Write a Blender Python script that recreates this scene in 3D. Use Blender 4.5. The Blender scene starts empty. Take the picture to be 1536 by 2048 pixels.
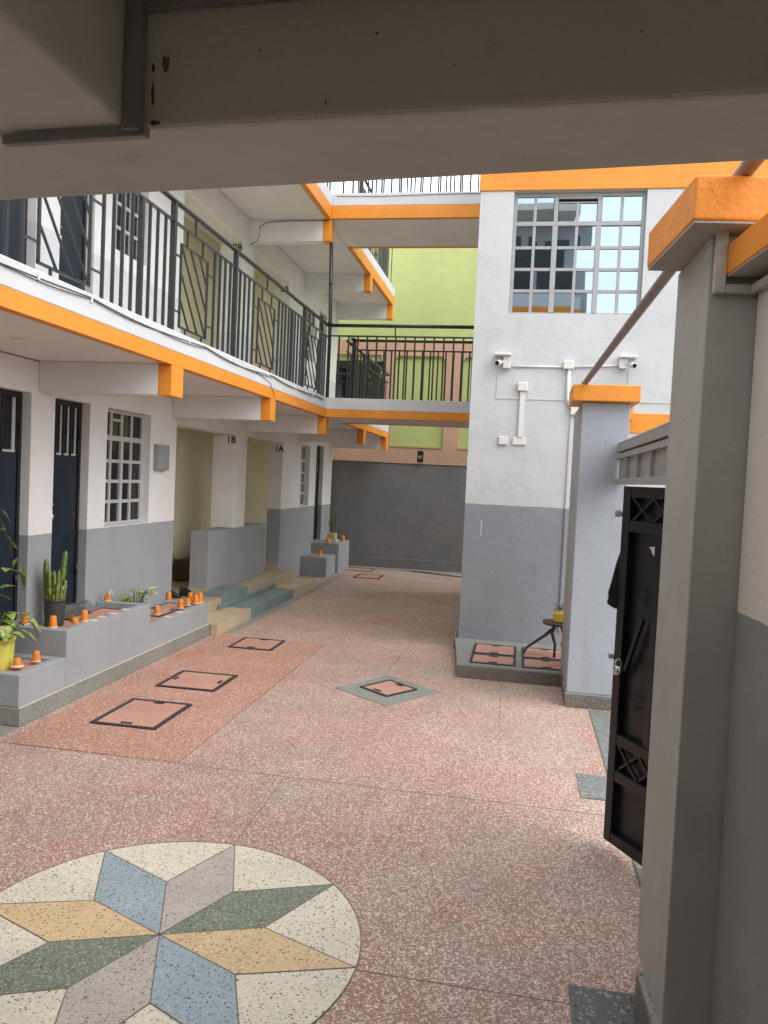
import bpy, bmesh, math, random
from mathutils import Vector, Matrix
random.seed(7)
scene = bpy.context.scene
COL = scene.collection
R = math.radians

# ------------------------------------------------------------------ helpers
class MB:
    """collects shapes in world coordinates; build() links them as one mesh object"""
    def __init__(self):
        self.bm = bmesh.new()
        self.mi = 0
    def face(self, pts, smooth=False):
        vs = [self.bm.verts.new(p) for p in pts]
        f = self.bm.faces.new(vs); f.material_index = self.mi; f.smooth = smooth
        return f
    def hexa(self, b, t):
        """b, t: four bottom / top points (ccw seen from above)"""
        n = len(b)
        vb = [self.bm.verts.new(p) for p in b]; vt = [self.bm.verts.new(p) for p in t]
        fs = [self.bm.faces.new(vb[::-1]), self.bm.faces.new(vt)]
        for i in range(n):
            j = (i + 1) % n
            fs.append(self.bm.faces.new([vb[i], vb[j], vt[j], vt[i]]))
        for f in fs: f.material_index = self.mi
        return self
    def box(self, x0, x1, y0, y1, z0, z1):
        if x0 > x1: x0, x1 = x1, x0
        if y0 > y1: y0, y1 = y1, y0
        if z0 > z1: z0, z1 = z1, z0
        q = [(x0, y0), (x1, y0), (x1, y1), (x0, y1)]
        return self.hexa([(a, b, z0) for a, b in q], [(a, b, z1) for a, b in q])
    def prism(self, poly, z0, z1):
        return self.hexa([(a, b, z0) for a, b in poly], [(a, b, z1) for a, b in poly])
    def bar(self, p0, p1, w, h, up=(0, 0, 1)):
        """rectangular bar from p0 to p1, w across, h along up"""
        p0 = Vector(p0); p1 = Vector(p1); d = (p1 - p0).normalized(); up = Vector(up)
        s = d.cross(up)
        if s.length < 1e-4: up = Vector((1, 0, 0)); s = d.cross(up)
        s.normalize(); u = s.cross(d).normalized()
        def ring(p): return [p - s * w / 2 - u * h / 2, p + s * w / 2 - u * h / 2, p + s * w / 2 + u * h / 2, p - s * w / 2 + u * h / 2]
        a, b = ring(p0), ring(p1)
        va = [self.bm.verts.new(p) for p in a]; vb = [self.bm.verts.new(p) for p in b]
        fs = [self.bm.faces.new(va[::-1]), self.bm.faces.new(vb)]
        for i in range(4):
            j = (i + 1) % 4; fs.append(self.bm.faces.new([va[i], va[j], vb[j], vb[i]]))
        for f in fs: f.material_index = self.mi
        return self
    def tube(self, pts, r, n=8, r1=None):
        pts = [Vector(p) for p in pts]; rings = []
        m = len(pts)
        for i, p in enumerate(pts):
            d = (pts[min(i + 1, m - 1)] - pts[max(i - 1, 0)]).normalized()
            a = Vector((0, 0, 1)) if abs(d.z) < .9 else Vector((1, 0, 0))
            s = d.cross(a).normalized(); u = s.cross(d).normalized()
            rr = r if r1 is None else r + (r1 - r) * i / (m - 1)
            rings.append([self.bm.verts.new(p + (s * math.cos(2 * math.pi * k / n) + u * math.sin(2 * math.pi * k / n)) * rr) for k in range(n)])
        fs = [self.bm.faces.new(rings[0][::-1]), self.bm.faces.new(rings[-1])]
        for i in range(m - 1):
            for k in range(n):
                j = (k + 1) % n
                f = self.bm.faces.new([rings[i][k], rings[i][j], rings[i + 1][j], rings[i + 1][k]]); f.smooth = True; fs.append(f)
        for f in fs: f.material_index = self.mi
        return self
    def lathe(self, c, prof, n=24, ribs=0, rib=0):
        """prof: (radius, z) from bottom to top, axis through c; closed at both ends when radius > 0"""
        rings = []
        for (r, z) in prof:
            ring = []
            for k in range(n):
                a = 2 * math.pi * k / n
                rr = r * (1 + (rib * math.cos(a * ribs) if ribs else 0))
                ring.append(self.bm.verts.new((c[0] + rr * math.cos(a), c[1] + rr * math.sin(a), c[2] + z)))
            rings.append(ring)
        fs = [self.bm.faces.new(rings[0][::-1]), self.bm.faces.new(rings[-1])]
        for i in range(len(rings) - 1):
            for k in range(n):
                j = (k + 1) % n
                f = self.bm.faces.new([rings[i][k], rings[i][j], rings[i + 1][j], rings[i + 1][k]]); f.smooth = True; fs.append(f)
        for f in fs: f.material_index = self.mi
        return self
    def wall(self, axis, c0, c1, us, zs, holes):
        """wall slab between planes axis=c0 and axis=c1; us/zs = (min,max); holes = [(u0,u1,z0,z1)]; one clean mesh"""
        U = sorted(set([us[0], us[1]] + [h[0] for h in holes] + [h[1] for h in holes]))
        Z = sorted(set([zs[0], zs[1]] + [h[2] for h in holes] + [h[3] for h in holes]))
        U = [u for u in U if us[0] - 1e-6 <= u <= us[1] + 1e-6]; Z = [z for z in Z if zs[0] - 1e-6 <= z <= zs[1] + 1e-6]
        def solid(i, j):
            if i < 0 or j < 0 or i >= len(U) - 1 or j >= len(Z) - 1: return False
            u = (U[i] + U[i + 1]) / 2; z = (Z[j] + Z[j + 1]) / 2
            return not any(h[0] < u < h[1] and h[2] < z < h[3] for h in holes)
        def P(c, u, z): return (c, u, z) if axis == 'x' else (u, c, z)
        cache = {}
        def V(c, i, j):
            k = (c, i, j)
            if k not in cache: cache[k] = self.bm.verts.new(P(c, U[i], Z[j]))
            return cache[k]
        for i in range(len(U) - 1):
            for j in range(len(Z) - 1):
                if not solid(i, j): continue
                fs = [[V(c0, i, j), V(c0, i + 1, j), V(c0, i + 1, j + 1), V(c0, i, j + 1)],
                      [V(c1, i, j), V(c1, i, j + 1), V(c1, i + 1, j + 1), V(c1, i + 1, j)]]
                if not solid(i - 1, j): fs.append([V(c0, i, j), V(c0, i, j + 1), V(c1, i, j + 1), V(c1, i, j)])
                if not solid(i + 1, j): fs.append([V(c0, i + 1, j), V(c1, i + 1, j), V(c1, i + 1, j + 1), V(c0, i + 1, j + 1)])
                if not solid(i, j - 1): fs.append([V(c0, i, j), V(c1, i, j), V(c1, i + 1, j), V(c0, i + 1, j)])
                if not solid(i, j + 1): fs.append([V(c0, i, j + 1), V(c0, i + 1, j + 1), V(c1, i + 1, j + 1), V(c1, i, j + 1)])
                for f in fs:
                    ff = self.bm.faces.new(f); ff.material_index = self.mi
        return self
    def build(self, name, mat, parent=None, bevel=0, seg=2, jitter=0):
        bm = self.bm
        bmesh.ops.recalc_face_normals(bm, faces=bm.faces)
        if parent is None:
            xs = [v.co for v in bm.verts]
            o3 = Vector(((min(v.x for v in xs) + max(v.x for v in xs)) / 2, (min(v.y for v in xs) + max(v.y for v in xs)) / 2, min(v.z for v in xs)))
        else:
            o3 = worldloc(parent)
        bmesh.ops.translate(bm, verts=bm.verts, vec=-o3)
        me = bpy.data.meshes.new(name); bm.to_mesh(me); bm.free()
        for m in (mat if isinstance(mat, (list, tuple)) else [mat]): me.materials.append(m)
        ob = bpy.data.objects.new(name, me); COL.objects.link(ob)
        if parent is None: ob.location = o3
        else: ob.parent = parent
        if bevel:
            md = ob.modifiers.new('bevel', 'BEVEL'); md.width = bevel; md.segments = seg; md.limit_method = 'ANGLE'; md.angle_limit = R(35)
            md.harden_normals = False
        return ob

def worldloc(o):
    v = Vector(o.location)
    while o.parent: o = o.parent; v = v + Vector(o.location)
    return v
def tag(o, label, cat, group=None):
    o['label'] = label; o['category'] = cat
    if group: o['group'] = group
    return o
def thing(name, label, cat, loc=(0, 0, 0), group=None):
    o = bpy.data.objects.new(name, None); COL.objects.link(o); o.location = loc; o.empty_display_size = .1
    return tag(o, label, cat, group)
def struct(o, kind='structure'):
    o['kind'] = kind; return o
def copy_tree(o, parent=None):
    c = o.copy(); COL.objects.link(c); c.parent = parent
    for ch in list(o.children): copy_tree(ch, c)
    return c

# ------------------------------------------------------------------ materials
def newmat(name):
    m = bpy.data.materials.new(name); m.use_nodes = True
    nt = m.node_tree; b = nt.nodes['Principled BSDF']
    return m, nt, b
def N(nt, t, **kw):
    n = nt.nodes.new(t)
    for k, v in kw.items(): setattr(n, k, v)
    return n
def wpos(nt):
    return N(nt, 'ShaderNodeNewGeometry').outputs['Position']
def noise(nt, vec, scale, detail=4, rough=.6):
    n = N(nt, 'ShaderNodeTexNoise'); n.inputs['Scale'].default_value = scale; n.inputs['Detail'].default_value = detail
    n.inputs['Roughness'].default_value = rough
    nt.links.new(vec, n.inputs['Vector']); return n.outputs['Fac']
def ramp(nt, fac, stops):
    r = N(nt, 'ShaderNodeValToRGB'); e = r.color_ramp.elements
    while len(e) < len(stops): e.new(.5)
    for i, (p, c) in enumerate(stops):
        e[i].position = p; e[i].color = (c, c, c, 1) if isinstance(c, (int, float)) else (*c, 1)
    nt.links.new(fac, r.inputs[0]); return r.outputs[0]
def mixc(nt, fac, a, b, mode='MIX'):
    m = N(nt, 'ShaderNodeMix', data_type='RGBA', blend_type=mode)
    for i, v in ((0, fac), (6, a), (7, b)):
        if isinstance(v, (int, float)): m.inputs[i].default_value = v
        elif isinstance(v, tuple): m.inputs[i].default_value = (*v, 1)
        else: nt.links.new(v, m.inputs[i])
    return m.outputs[2]
def math_(nt, op, a, b=0.0):
    m = N(nt, 'ShaderNodeMath', operation=op)
    for i, v in ((0, a), (1, b)):
        if isinstance(v, (int, float)): m.inputs[i].default_value = v
        else: nt.links.new(v, m.inputs[i])
    return m.outputs[0]
def bump(nt, b, h, strength, dist):
    n = N(nt, 'ShaderNodeBump'); n.inputs['Strength'].default_value = strength; n.inputs['Distance'].default_value = dist
    nt.links.new(h, n.inputs['Height']); nt.links.new(n.outputs[0], b.inputs['Normal'])

def plaster(name, col, low=None, z=0.0, rough=.7, var=.10, grain=1.0, stain=.5, spec=.3, drips=0.0, scuff=0):
    """hand-trowelled painted plaster; optional two-tone paint changing colour at height z"""
    m, nt, b = newmat(name); p = wpos(nt)
    base = col
    if low:
        sx = N(nt, 'ShaderNodeSeparateXYZ'); nt.links.new(p, sx.inputs[0])
        wob = math_(nt, 'MULTIPLY', math_(nt, 'SUBTRACT', noise(nt, p, 9, 3), .5), .022)
        base = mixc(nt, math_(nt, 'LESS_THAN', math_(nt, 'ADD', sx.outputs[2], wob), z), col, low)
    v = ramp(nt, noise(nt, p, 1.7, 5), [(.3, 1 - var), (.7, 1 + var * .2)])
    c = mixc(nt, 1.0, base, v, 'MULTIPLY')
    # faint scuffs and dirt with a shape of their own
    st = ramp(nt, noise(nt, p, 6.5, 8, .75), [(.60, 0.0), (.74, 1.0)])
    c = mixc(nt, math_(nt, 'MULTIPLY', st, stain), c, mixc(nt, 1.0, c, (.72, .69, .63), 'MULTIPLY'))
    sp = ramp(nt, noise(nt, p, 38, 2, .5), [(.755, 0.0), (.775, 1.0)])
    c = mixc(nt, math_(nt, 'MULTIPLY', sp, .35 * min(1, stain * 3)), c, (.22, .19, .16))
    if scuff:
        # thin scraped marks and brown smears left by the shuttering
        ms = N(nt, 'ShaderNodeMapping'); ms.inputs['Scale'].default_value = (2.2, 16, 9); ms.inputs['Rotation'].default_value = (0, 0, .06); nt.links.new(p, ms.inputs[0])
        sm = ramp(nt, noise(nt, ms.outputs[0], 1.8, 8, .7), [(.66, 0.0), (.70, 1.0)])
        c = mixc(nt, math_(nt, 'MULTIPLY', sm, .45), c, (.30, .22, .17))
    # pale patched areas with a soft edge of their own
    pt = ramp(nt, noise(nt, p, 1.1, 2, .5), [(.60, 0.0), (.63, 1.0)])
    c = mixc(nt, math_(nt, 'MULTIPLY', pt, .35), c, mixc(nt, 1.0, c, (1.05, 1.04, 1.02), 'MULTIPLY'))
    if drips:
        mp = N(nt, 'ShaderNodeMapping'); mp.inputs['Scale'].default_value = (7, 7, .5); nt.links.new(p, mp.inputs[0])
        dr = ramp(nt, noise(nt, mp.outputs[0], 1.6, 6, .7), [(.56, 0.0), (.72, 1.0)])
        c = mixc(nt, math_(nt, 'MULTIPLY', dr, drips), c, mixc(nt, 1.0, c, (.75, .72, .68), 'MULTIPLY'))
    nt.links.new(c, b.inputs['Base Color'])
    b.inputs['Roughness'].default_value = rough; b.inputs['Specular IOR Level'].default_value = spec
    h = math_(nt, 'ADD', math_(nt, 'MULTIPLY', noise(nt, p, 4.5, 3), 1.6), math_(nt, 'MULTIPLY', noise(nt, p, 55, 5, .6), .45))
    bump(nt, b, h, .8 * grain, .007)
    return m

def terrazzo(name, base, chips, dark=None, frac=.55, dfrac=.12, scale=62, red=None, gloss=.5, patch=0.0, big_=0.0):
    m, nt, b = newmat(name); p = wpos(nt)
    warp = N(nt, 'ShaderNodeTexNoise'); warp.inputs['Scale'].default_value = 75; nt.links.new(p, warp.inputs['Vector'])
    wv = N(nt, 'ShaderNodeVectorMath', operation='SCALE'); nt.links.new(warp.outputs['Color'], wv.inputs[0]); wv.inputs['Scale'].default_value = .016
    pv = N(nt, 'ShaderNodeVectorMath', operation='ADD'); nt.links.new(p, pv.inputs[0]); nt.links.new(wv.outputs[0], pv.inputs[1])
    def cells(sc):
        v = N(nt, 'ShaderNodeTexVoronoi'); v.inputs['Scale'].default_value = sc; nt.links.new(pv.outputs[0], v.inputs['Vector'])
        s = N(nt, 'ShaderNodeSeparateColor'); nt.links.new(v.outputs['Color'], s.inputs[0]); return v.outputs['Distance'], s
    d1, s1 = cells(scale)
    big = noise(nt, p, 2.2, 4)
    size = math_(nt, 'ADD', math_(nt, 'MULTIPLY', s1.outputs[1], .38), .22 + big_)
    on = math_(nt, 'MULTIPLY', math_(nt, 'LESS_THAN', d1, size), math_(nt, 'LESS_THAN', s1.outputs[0], math_(nt, 'ADD', frac - .14, math_(nt, 'MULTIPLY', big, .28))))
    bc = mixc(nt, ramp(nt, noise(nt, p, 3.1, 6, .7), [(.3, 0.0), (.7, 1.0)]), base, tuple(min(1, x * 1.18) for x in base))
    if red: bc = mixc(nt, ramp(nt, noise(nt, p, .9, 5, .65), [(.42, 0.0), (.68, .9)]), bc, red)
    if patch:
        mp = N(nt, 'ShaderNodeMapping'); mp.inputs['Location'].default_value = (3.3, 7.1, 0); nt.links.new(p, mp.inputs[0])
        bc = mixc(nt, ramp(nt, noise(nt, mp.outputs[0], .6, 6, .7), [(.45, 0.0), (.75, patch)]), bc, (.36, .33, .28))
    cc = mixc(nt, s1.outputs[2], chips, tuple(x * .68 for x in chips))
    c = mixc(nt, on, bc, cc)
    if dark:
        d2, s2 = cells(scale * .82)
        on2 = math_(nt, 'MULTIPLY', math_(nt, 'LESS_THAN', d2, math_(nt, 'ADD', math_(nt, 'MULTIPLY', s2.outputs[1], .4), .1)), math_(nt, 'LESS_THAN', s2.outputs[0], dfrac))
        c = mixc(nt, on2, c, mixc(nt, s2.outputs[2], dark, tuple(x * 1.8 for x in dark)))
    c = mixc(nt, 1.0, c, ramp(nt, noise(nt, p, 60, 4, .6), [(.3, .84), (.7, 1.1)]), 'MULTIPLY')
    dirt = ramp(nt, noise(nt, p, 1.1, 8, .7), [(.35, .84), (.65, 1.0)])
    c = mixc(nt, 1.0, c, dirt, 'MULTIPLY')
    nt.links.new(c, b.inputs['Base Color'])
    rr = ramp(nt, noise(nt, p, 2.6, 5), [(.3, gloss), (.7, gloss + .2)])
    nt.links.new(rr, b.inputs['Roughness'])
    bump(nt, b, math_(nt, 'ADD', math_(nt, 'MULTIPLY', d1, .5), noise(nt, p, 5, 3)), .25, .003)
    return m

def simple(name, col, rough=.5, metal=0.0, var=.12, scale=12, spec=.5, bumpd=0.0, worn=None, grain=60):
    m, nt, b = newmat(name); p = wpos(nt)
    c = mixc(nt, 1.0, col, ramp(nt, noise(nt, p, scale, 5), [(.3, 1 - var), (.7, 1 + var * .3)]), 'MULTIPLY')
    if worn:
        c = mixc(nt, ramp(nt, noise(nt, p, 30, 8, .8), [(.62, 0.0), (.70, .9)]), c, worn)
    nt.links.new(c, b.inputs['Base Color'])
    b.inputs['Metallic'].default_value = metal; b.inputs['Specular IOR Level'].default_value = spec
    nt.links.new(ramp(nt, noise(nt, p, scale * 1.7, 4), [(.3, max(0, rough - .08)), (.7, min(1, rough + .1))]), b.inputs['Roughness'])
    if bumpd: bump(nt, b, noise(nt, p, grain, 4), .5, bumpd)
    return m

WHITE = (.78, .775, .76); GREY = (.33, .345, .365)
M = {}
M['wall_ground'] = plaster('white_over_grey_paint', WHITE, GREY, 1.355)
M['wall_upper'] = plaster('white_over_pale_grey_paint', WHITE, (.62, .64, .67), 4.04)
M['tower'] = plaster('tower_white_over_grey_paint', (.585, .60, .60), (.275, .29, .315), 1.74, drips=.35)
M['tower_plain'] = plaster('tower_white_paint', (.585, .60, .60))
M['white'] = plaster('white_paint', WHITE, stain=.15)
M['fascia'] = plaster('fascia_white_paint', (.64, .65, .66), stain=.2, grain=.7)
M['soffit'] = plaster('soffit_paint', (.78, .75, .70), stain=.2, var=.08)
M['canopy'] = plaster('canopy_paint', (.72, .735, .67), stain=.8, var=.12, grain=1.4, scuff=1)
M['orange'] = plaster('orange_paint', (.82, .30, .035), rough=.5, var=.16, stain=.4, grain=1.0, spec=.4, drips=.45)
M['orange_rough'] = plaster('orange_paint_brushed', (.82, .285, .03), rough=.5, var=.12, stain=.35, grain=1.5, spec=.4, drips=.5)
M['grey'] = plaster('grey_paint', GREY, var=.1, stain=.3, drips=.3)
M['grey_dark'] = plaster('boundary_grey_paint', (.205, .21, .215), rough=.6, var=.14, stain=.45, drips=.5)
M['pillar_grey'] = plaster('pillar_blue_grey_paint', (.37, .395, .43), var=.1, stain=.3, drips=.4)
M['pillar_near'] = plaster('pillar_warm_grey_paint', (.385, .375, .34), var=.12, stain=.5, drips=.35, grain=.9)
M['yellow'] = plaster('yellow_paint', (.84, .78, .57), stain=.2)
M['green'] = plaster('lime_green_paint', (.44, .49, .19), var=.1, stain=.35)
M['green_trim'] = plaster('olive_trim', (.40, .36, .10))
M['pink'] = plaster('salmon_paint', (.52, .33, .23), var=.1)
M['floor'] = terrazzo('pink_terrazzo', (.345, .195, .15), (.86, .72, .60), (.15, .10, .08), .70, .32, scale=104, red=(.44, .195, .14), patch=.85, big_=.07)
M['floor_red'] = terrazzo('salmon_terrazzo', (.38, .185, .135), (.80, .60, .48), (.20, .11, .085), .64, .24, scale=104, red=(.46, .18, .125), gloss=.55, big_=.05)
M['floor_grey'] = terrazzo('grey_terrazzo', (.17, .185, .175), (.42, .43, .40), (.07, .075, .07), .5, .2, gloss=.4)
M['floor_dark'] = terrazzo('dark_grey_terrazzo', (.12, .125, .125), (.42, .42, .40), (.03, .03, .03), .42, .2, gloss=.45)
M['plinth'] = terrazzo('plinth_terrazzo', (.24, .25, .225), (.40, .39, .34), (.10, .09, .075), .5, .25, scale=90, gloss=.5)
M['plinth_brown'] = terrazzo('brown_terrazzo', (.145, .125, .105), (.30, .26, .22), (.05, .04, .035), .45, .25, scale=80, gloss=.4)
M['blue_t'] = terrazzo('blue_terrazzo', (.31, .375, .40), (.50, .56, .60), (.05, .06, .07), .45, .40, scale=120)
M['cream_t'] = terrazzo('cream_terrazzo', (.70, .63, .49), (.80, .76, .66), (.10, .08, .06), .45, .40, scale=120)
M['grey_t'] = terrazzo('warm_grey_terrazzo', (.47, .41, .36), (.50, .46, .42), (.12, .09, .07), .4, .34, scale=120)
M['green_t'] = terrazzo('green_terrazzo', (.17, .20, .145), (.42, .44, .36), (.04, .05, .035), .62, .3, scale=105)
M['yellow_t'] = terrazzo('yellow_terrazzo', (.64, .46, .25), (.76, .66, .48), (.12, .07, .04), .35, .34, scale=120)
M['tile'] = simple('beige_tile', (.55, .44, .29), .35, var=.15, scale=5)
M['porch_tile'] = simple('porch_tile', (.48, .38, .27), .4, var=.2, scale=5)
M['step_paint'] = simple('blue_grey_step_paint', (.19, .25, .26), .5, var=.2, scale=4, bumpd=.002)
M['joint'] = simple('divider_strip', (.20, .15, .115), .5, var=.3)
M['lidframe'] = simple('black_lid_frame', (.035, .035, .033), .4, var=.3, worn=(.09, .085, .07))
M['lid'] = terrazzo('lid_terrazzo', (.50, .26, .19), (.62, .42, .34), None, .3, .1, scale=95)
M['rail'] = simple('dark_grey_railing_paint', (.022, .028, .032), .33, var=.2, spec=.6)
M['rail_far'] = simple('black_railing_paint', (.014, .012, .012), .35, var=.2)
M['navy'] = simple('navy_door_paint', (.009, .018, .033), .38, var=.25, scale=5, bumpd=.001)
M['black'] = simple('black_gate_paint', (.005, .006, .0085), .34, var=.3, scale=6)
M['frame_black'] = simple('black_frame_paint', (.012, .011, .012), .4)
M['winframe'] = simple('pale_grey_steel_frame', (.50, .51, .51), .5, var=.1, scale=8)
M['winframe_t'] = simple('grey_steel_frame', (.38, .385, .395), .5, var=.1, scale=8)
M['glass'] = simple('dark_glass', (.012, .013, .015), .05, var=.3, spec=.45)
M['curtain'] = simple('door_curtain', (.36, .36, .33), .8, var=.3, scale=9)
M['gatepanel'] = simple('grey_gate_panel', (.30, .29, .275), .5, var=.15, scale=6)
M['meter'] = simple('grey_meter_box', (.31, .32, .33), .45, var=.08)
M['plastic'] = simple('white_plastic', (.74, .73, .70), .4, var=.08)
M['rear_dark'] = plaster('darkened_rear_wall', (.16, .15, .135))  # unseen rear wall, colour darkened so faces turned towards it stay dark
M['rear_up'] = plaster('rear_grey_paint', (.42, .43, .44))
M['side'] = plaster('side_wall_paint', (.62, .57, .51), (.24, .235, .225), 1.62, stain=.4, grain=1.2)
M['trunk'] = simple('grey_steel_trunking', (.30, .30, .30), .45, var=.25, scale=8, worn=(.13, .07, .03))
M['trunk_w'] = simple('weathered_cream_trunking', (.47, .45, .38), .55, var=.3, scale=9)
M['pipe'] = simple('weathered_steel_pipe', (.26, .21, .18), .5, var=.3, scale=14)
M['steel'] = simple('bright_steel', (.5, .5, .48), .3, 1.0)
M['cable'] = simple('black_cable', (.03, .03, .03), .6)
M['text'] = simple('black_stencil_paint', (.015, .015, .014), .6)
M['cup'] = simple('orange_cup_plastic', (.80, .26, .035), .4, var=.25, scale=25)
M['cupstain'] = simple('chalky_cup_base', (.68, .60, .47), .7, var=.2, scale=30)
M['pot_black'] = simple('black_pot_plastic', (.05, .055, .05), .5, var=.3, scale=20)
M['pot_yellow'] = simple('lime_yellow_pot_plastic', (.66, .62, .11), .4, var=.15)
M['pot_gold'] = simple('yellow_pot_plastic', (.78, .52, .03), .4, var=.15)
M['soil'] = simple('soil', (.03, .022, .015), .9, bumpd=.006)
M['wood'] = simple('dark_twisted_wood', (.11, .06, .035), .6, var=.5, scale=18, bumpd=.006)
M['rubber'] = simple('black_leather', (.012, .011, .011), .45)
M['mesh'] = simple('dark_wire', (.10, .10, .10), .5)
M['paper'] = simple('torn_pale_paper', (.62, .56, .52), .8)
M['cloth'] = simple('black_cloth', (.006, .006, .007), .9)
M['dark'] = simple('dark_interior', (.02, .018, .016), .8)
def leafmat(name, a, b_, edge=None):
    m, nt, b = newmat(name); p = wpos(nt)
    c = mixc(nt, ramp(nt, noise(nt, p, 28, 3), [(.38, 0.0), (.62, 1.0)]), a, b_)
    nt.links.new(c, b.inputs['Base Color']); b.inputs['Roughness'].default_value = .45
    b.inputs['Subsurface Weight'].default_value = .1; b.inputs['Subsurface Radius'].default_value = (.01, .02, .005)
    return m
M['leaf'] = leafmat('variegated_leaf', (.10, .20, .035), (.42, .46, .13))
M['leaf_dark'] = leafmat('green_leaf', (.035, .09, .02), (.12, .20, .06))
M['leaf_pale'] = leafmat('pale_leaf', (.30, .42, .14), (.62, .66, .36))
M['cactus'] = leafmat('cactus_skin', (.055, .105, .02), (.20, .24, .05))
M['cactus_dry'] = leafmat('dry_cactus_skin', (.16, .10, .035), (.27, .20, .06))

# ------------------------------------------------------------------ camera
CAMP = (1581.7, .1715, -.0434, .04638)
yaw, pitch, roll = CAMP[1:]
cy, sy = math.cos(yaw), math.sin(yaw); cp, sp = math.cos(pitch), math.sin(pitch)
fw = Vector((-sy * cp, cy * cp, sp)); rt = Vector((cy, sy, 0)); up = rt.cross(fw)
r2 = math.cos(roll) * rt + math.sin(roll) * up; u2 = -math.sin(roll) * rt + math.cos(roll) * up
cam = bpy.data.cameras.new('camera'); co = bpy.data.objects.new('camera', cam); COL.objects.link(co)
mw = Matrix((r2, u2, -fw)).transposed().to_4x4(); mw.translation = Vector((0, 0, 2.0)); co.matrix_world = mw
cam.sensor_fit = 'HORIZONTAL'; cam.sensor_width = 36; cam.lens = 36 * CAMP[0] / 1536; cam.clip_start = .05; cam.clip_end = 1000
scene.camera = co

# ------------------------------------------------------------------ light
w = bpy.data.worlds.new('World'); scene.world = w; w.use_nodes = True; nt = w.node_tree
bg = nt.nodes['Background']
sky = N(nt, 'ShaderNodeTexSky'); sky.sky_type = 'NISHITA'; sky.sun_disc = False
SUN_EL, SUN_AZ = 46, 66          # azimuth: degrees from -y towards +x
sky.sun_elevation = R(SUN_EL)
sd = Vector((math.sin(R(SUN_AZ)) * math.cos(R(SUN_EL)), -math.cos(R(SUN_AZ)) * math.cos(R(SUN_EL)), math.sin(R(SUN_EL))))
sky.sun_rotation = math.atan2(sd.x, sd.y)
sky.air_density = 1.0; sky.dust_density = 2.0
tc = N(nt, 'ShaderNodeTexCoord')
mp = N(nt, 'ShaderNodeMapping'); mp.inputs['Scale'].default_value = (1, 1, 2.2); nt.links.new(tc.outputs['Generated'], mp.inputs[0])
cl = ramp(nt, noise(nt, mp.outputs[0], 2.4, 8, .55), [(.34, .25), (.60, 1.0)])
cc = mixc(nt, cl, sky.outputs[0], (11.6, 12.0, 12.5))
nt.links.new(cc, bg.inputs[0]); bg.inputs[1].default_value = .15
sl = bpy.data.lights.new('sun', 'SUN'); sl.energy = 1.3; sl.angle = R(55); sl.color = (1.0, .955, .89)
so = bpy.data.objects.new('sun', sl); COL.objects.link(so); so.rotation_euler = sd.to_track_quat('Z', 'Y').to_euler()
scene.view_settings.view_transform = 'Standard'; scene.view_settings.look = 'None'; scene.view_settings.exposure = 0.55
scene.cycles.diffuse_bounces = 8; scene.cycles.max_bounces = 12

# ------------------------------------------------------------------ key dimensions (metres, camera above the origin at z 2)
XF, XW = -2.965, -4.2                    # slab edge and wall plane of the apartment building
S1, S1o, S1t = 2.87, 2.99, 3.157         # first slab: soffit, top of orange, floor
S2, S2o, S2t = 5.74, 5.927, 6.107        # second slab
BEAMS = [(1.55, 1.77), (3.66, 3.88), (6.31, 6.54), (8.98, 9.16), (11.6, 11.78), (14.5, 14.7), (17.0, 17.2)]
YB0, YB1 = 11.6, 12.95                   # walkway bridge
XT = -.66                                # tower left side

# ------------------------------------------------------------------ ground
b = MB(); b.box(-120, 120, -120, 160, -.4, -.012)
struct(b.build('ground', simple('dusty_ground', (.16, .13, .10), .9, var=.2)))
b = MB(); b.box(-6.2, 3.2, -6, 17.4, -.010, 0)
struct(b.build('courtyard_paving', M['floor']))
b = MB(); b.prism([(-3.54, 5.0), (-2.2, 5.0), (-2.2, 9.02), (-3.3, 9.02), (-3.54, 9.2)], .0005, .004)
struct(b.build('salmon_paving', M['floor_red']))
b = MB()
b.box(-3.56, -3.42, 9.22, 15.6, .0008, .0045)
b.box(-3.64, XT - .0, 16.92, 17.28, .0008, .0045)
b.box(-4.0, -3.62, 5.06, 5.3, .0008, .0045)
struct(b.build('grey_paving_edge', M['plinth']))
b = MB()
b.box(.695, 3.1, 1.5, 7.25, .0008, .0045); b.box(.475, .693, 5.17, 5.6, .0008, .0045)
struct(b.build('grey_paving_strip', M['floor_grey']))
b = MB(); b.box(.292, .693, 2.6, 3.185, .001, .0046)
struct(b.build('dark_paving_square', M['floor_dark']))
# divider strips set in the terrazzo
b = MB()
def strip(x0, y0, x1, y1, wd=.0045): b.bar((x0, y0, .0008), (x1, y1, .0008), wd, .0012)
strip(-3.6, 5.0, .69, 4.93); strip(-2.2, 5.0, -2.19, 9.0); strip(-1.436, 4.95, -1.42, 3.965)
strip(-1.27, 7.80, -1.10, 15.6); strip(-.1, 7.99, -.09, 6.72); strip(-.556, 3.075, .29, 3.07)
strip(.692, 2.6, .692, 7.22, .01); strip(.474, 5.17, .474, 5.6); strip(.474, 5.165, .69, 5.165); strip(.474, 5.605, .69, 5.605)
strip(.29, 2.6, .29, 3.19, .01); strip(.29, 3.19, .69, 3.19)

struct(b.build('paving_joints', M['joint']))

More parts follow.
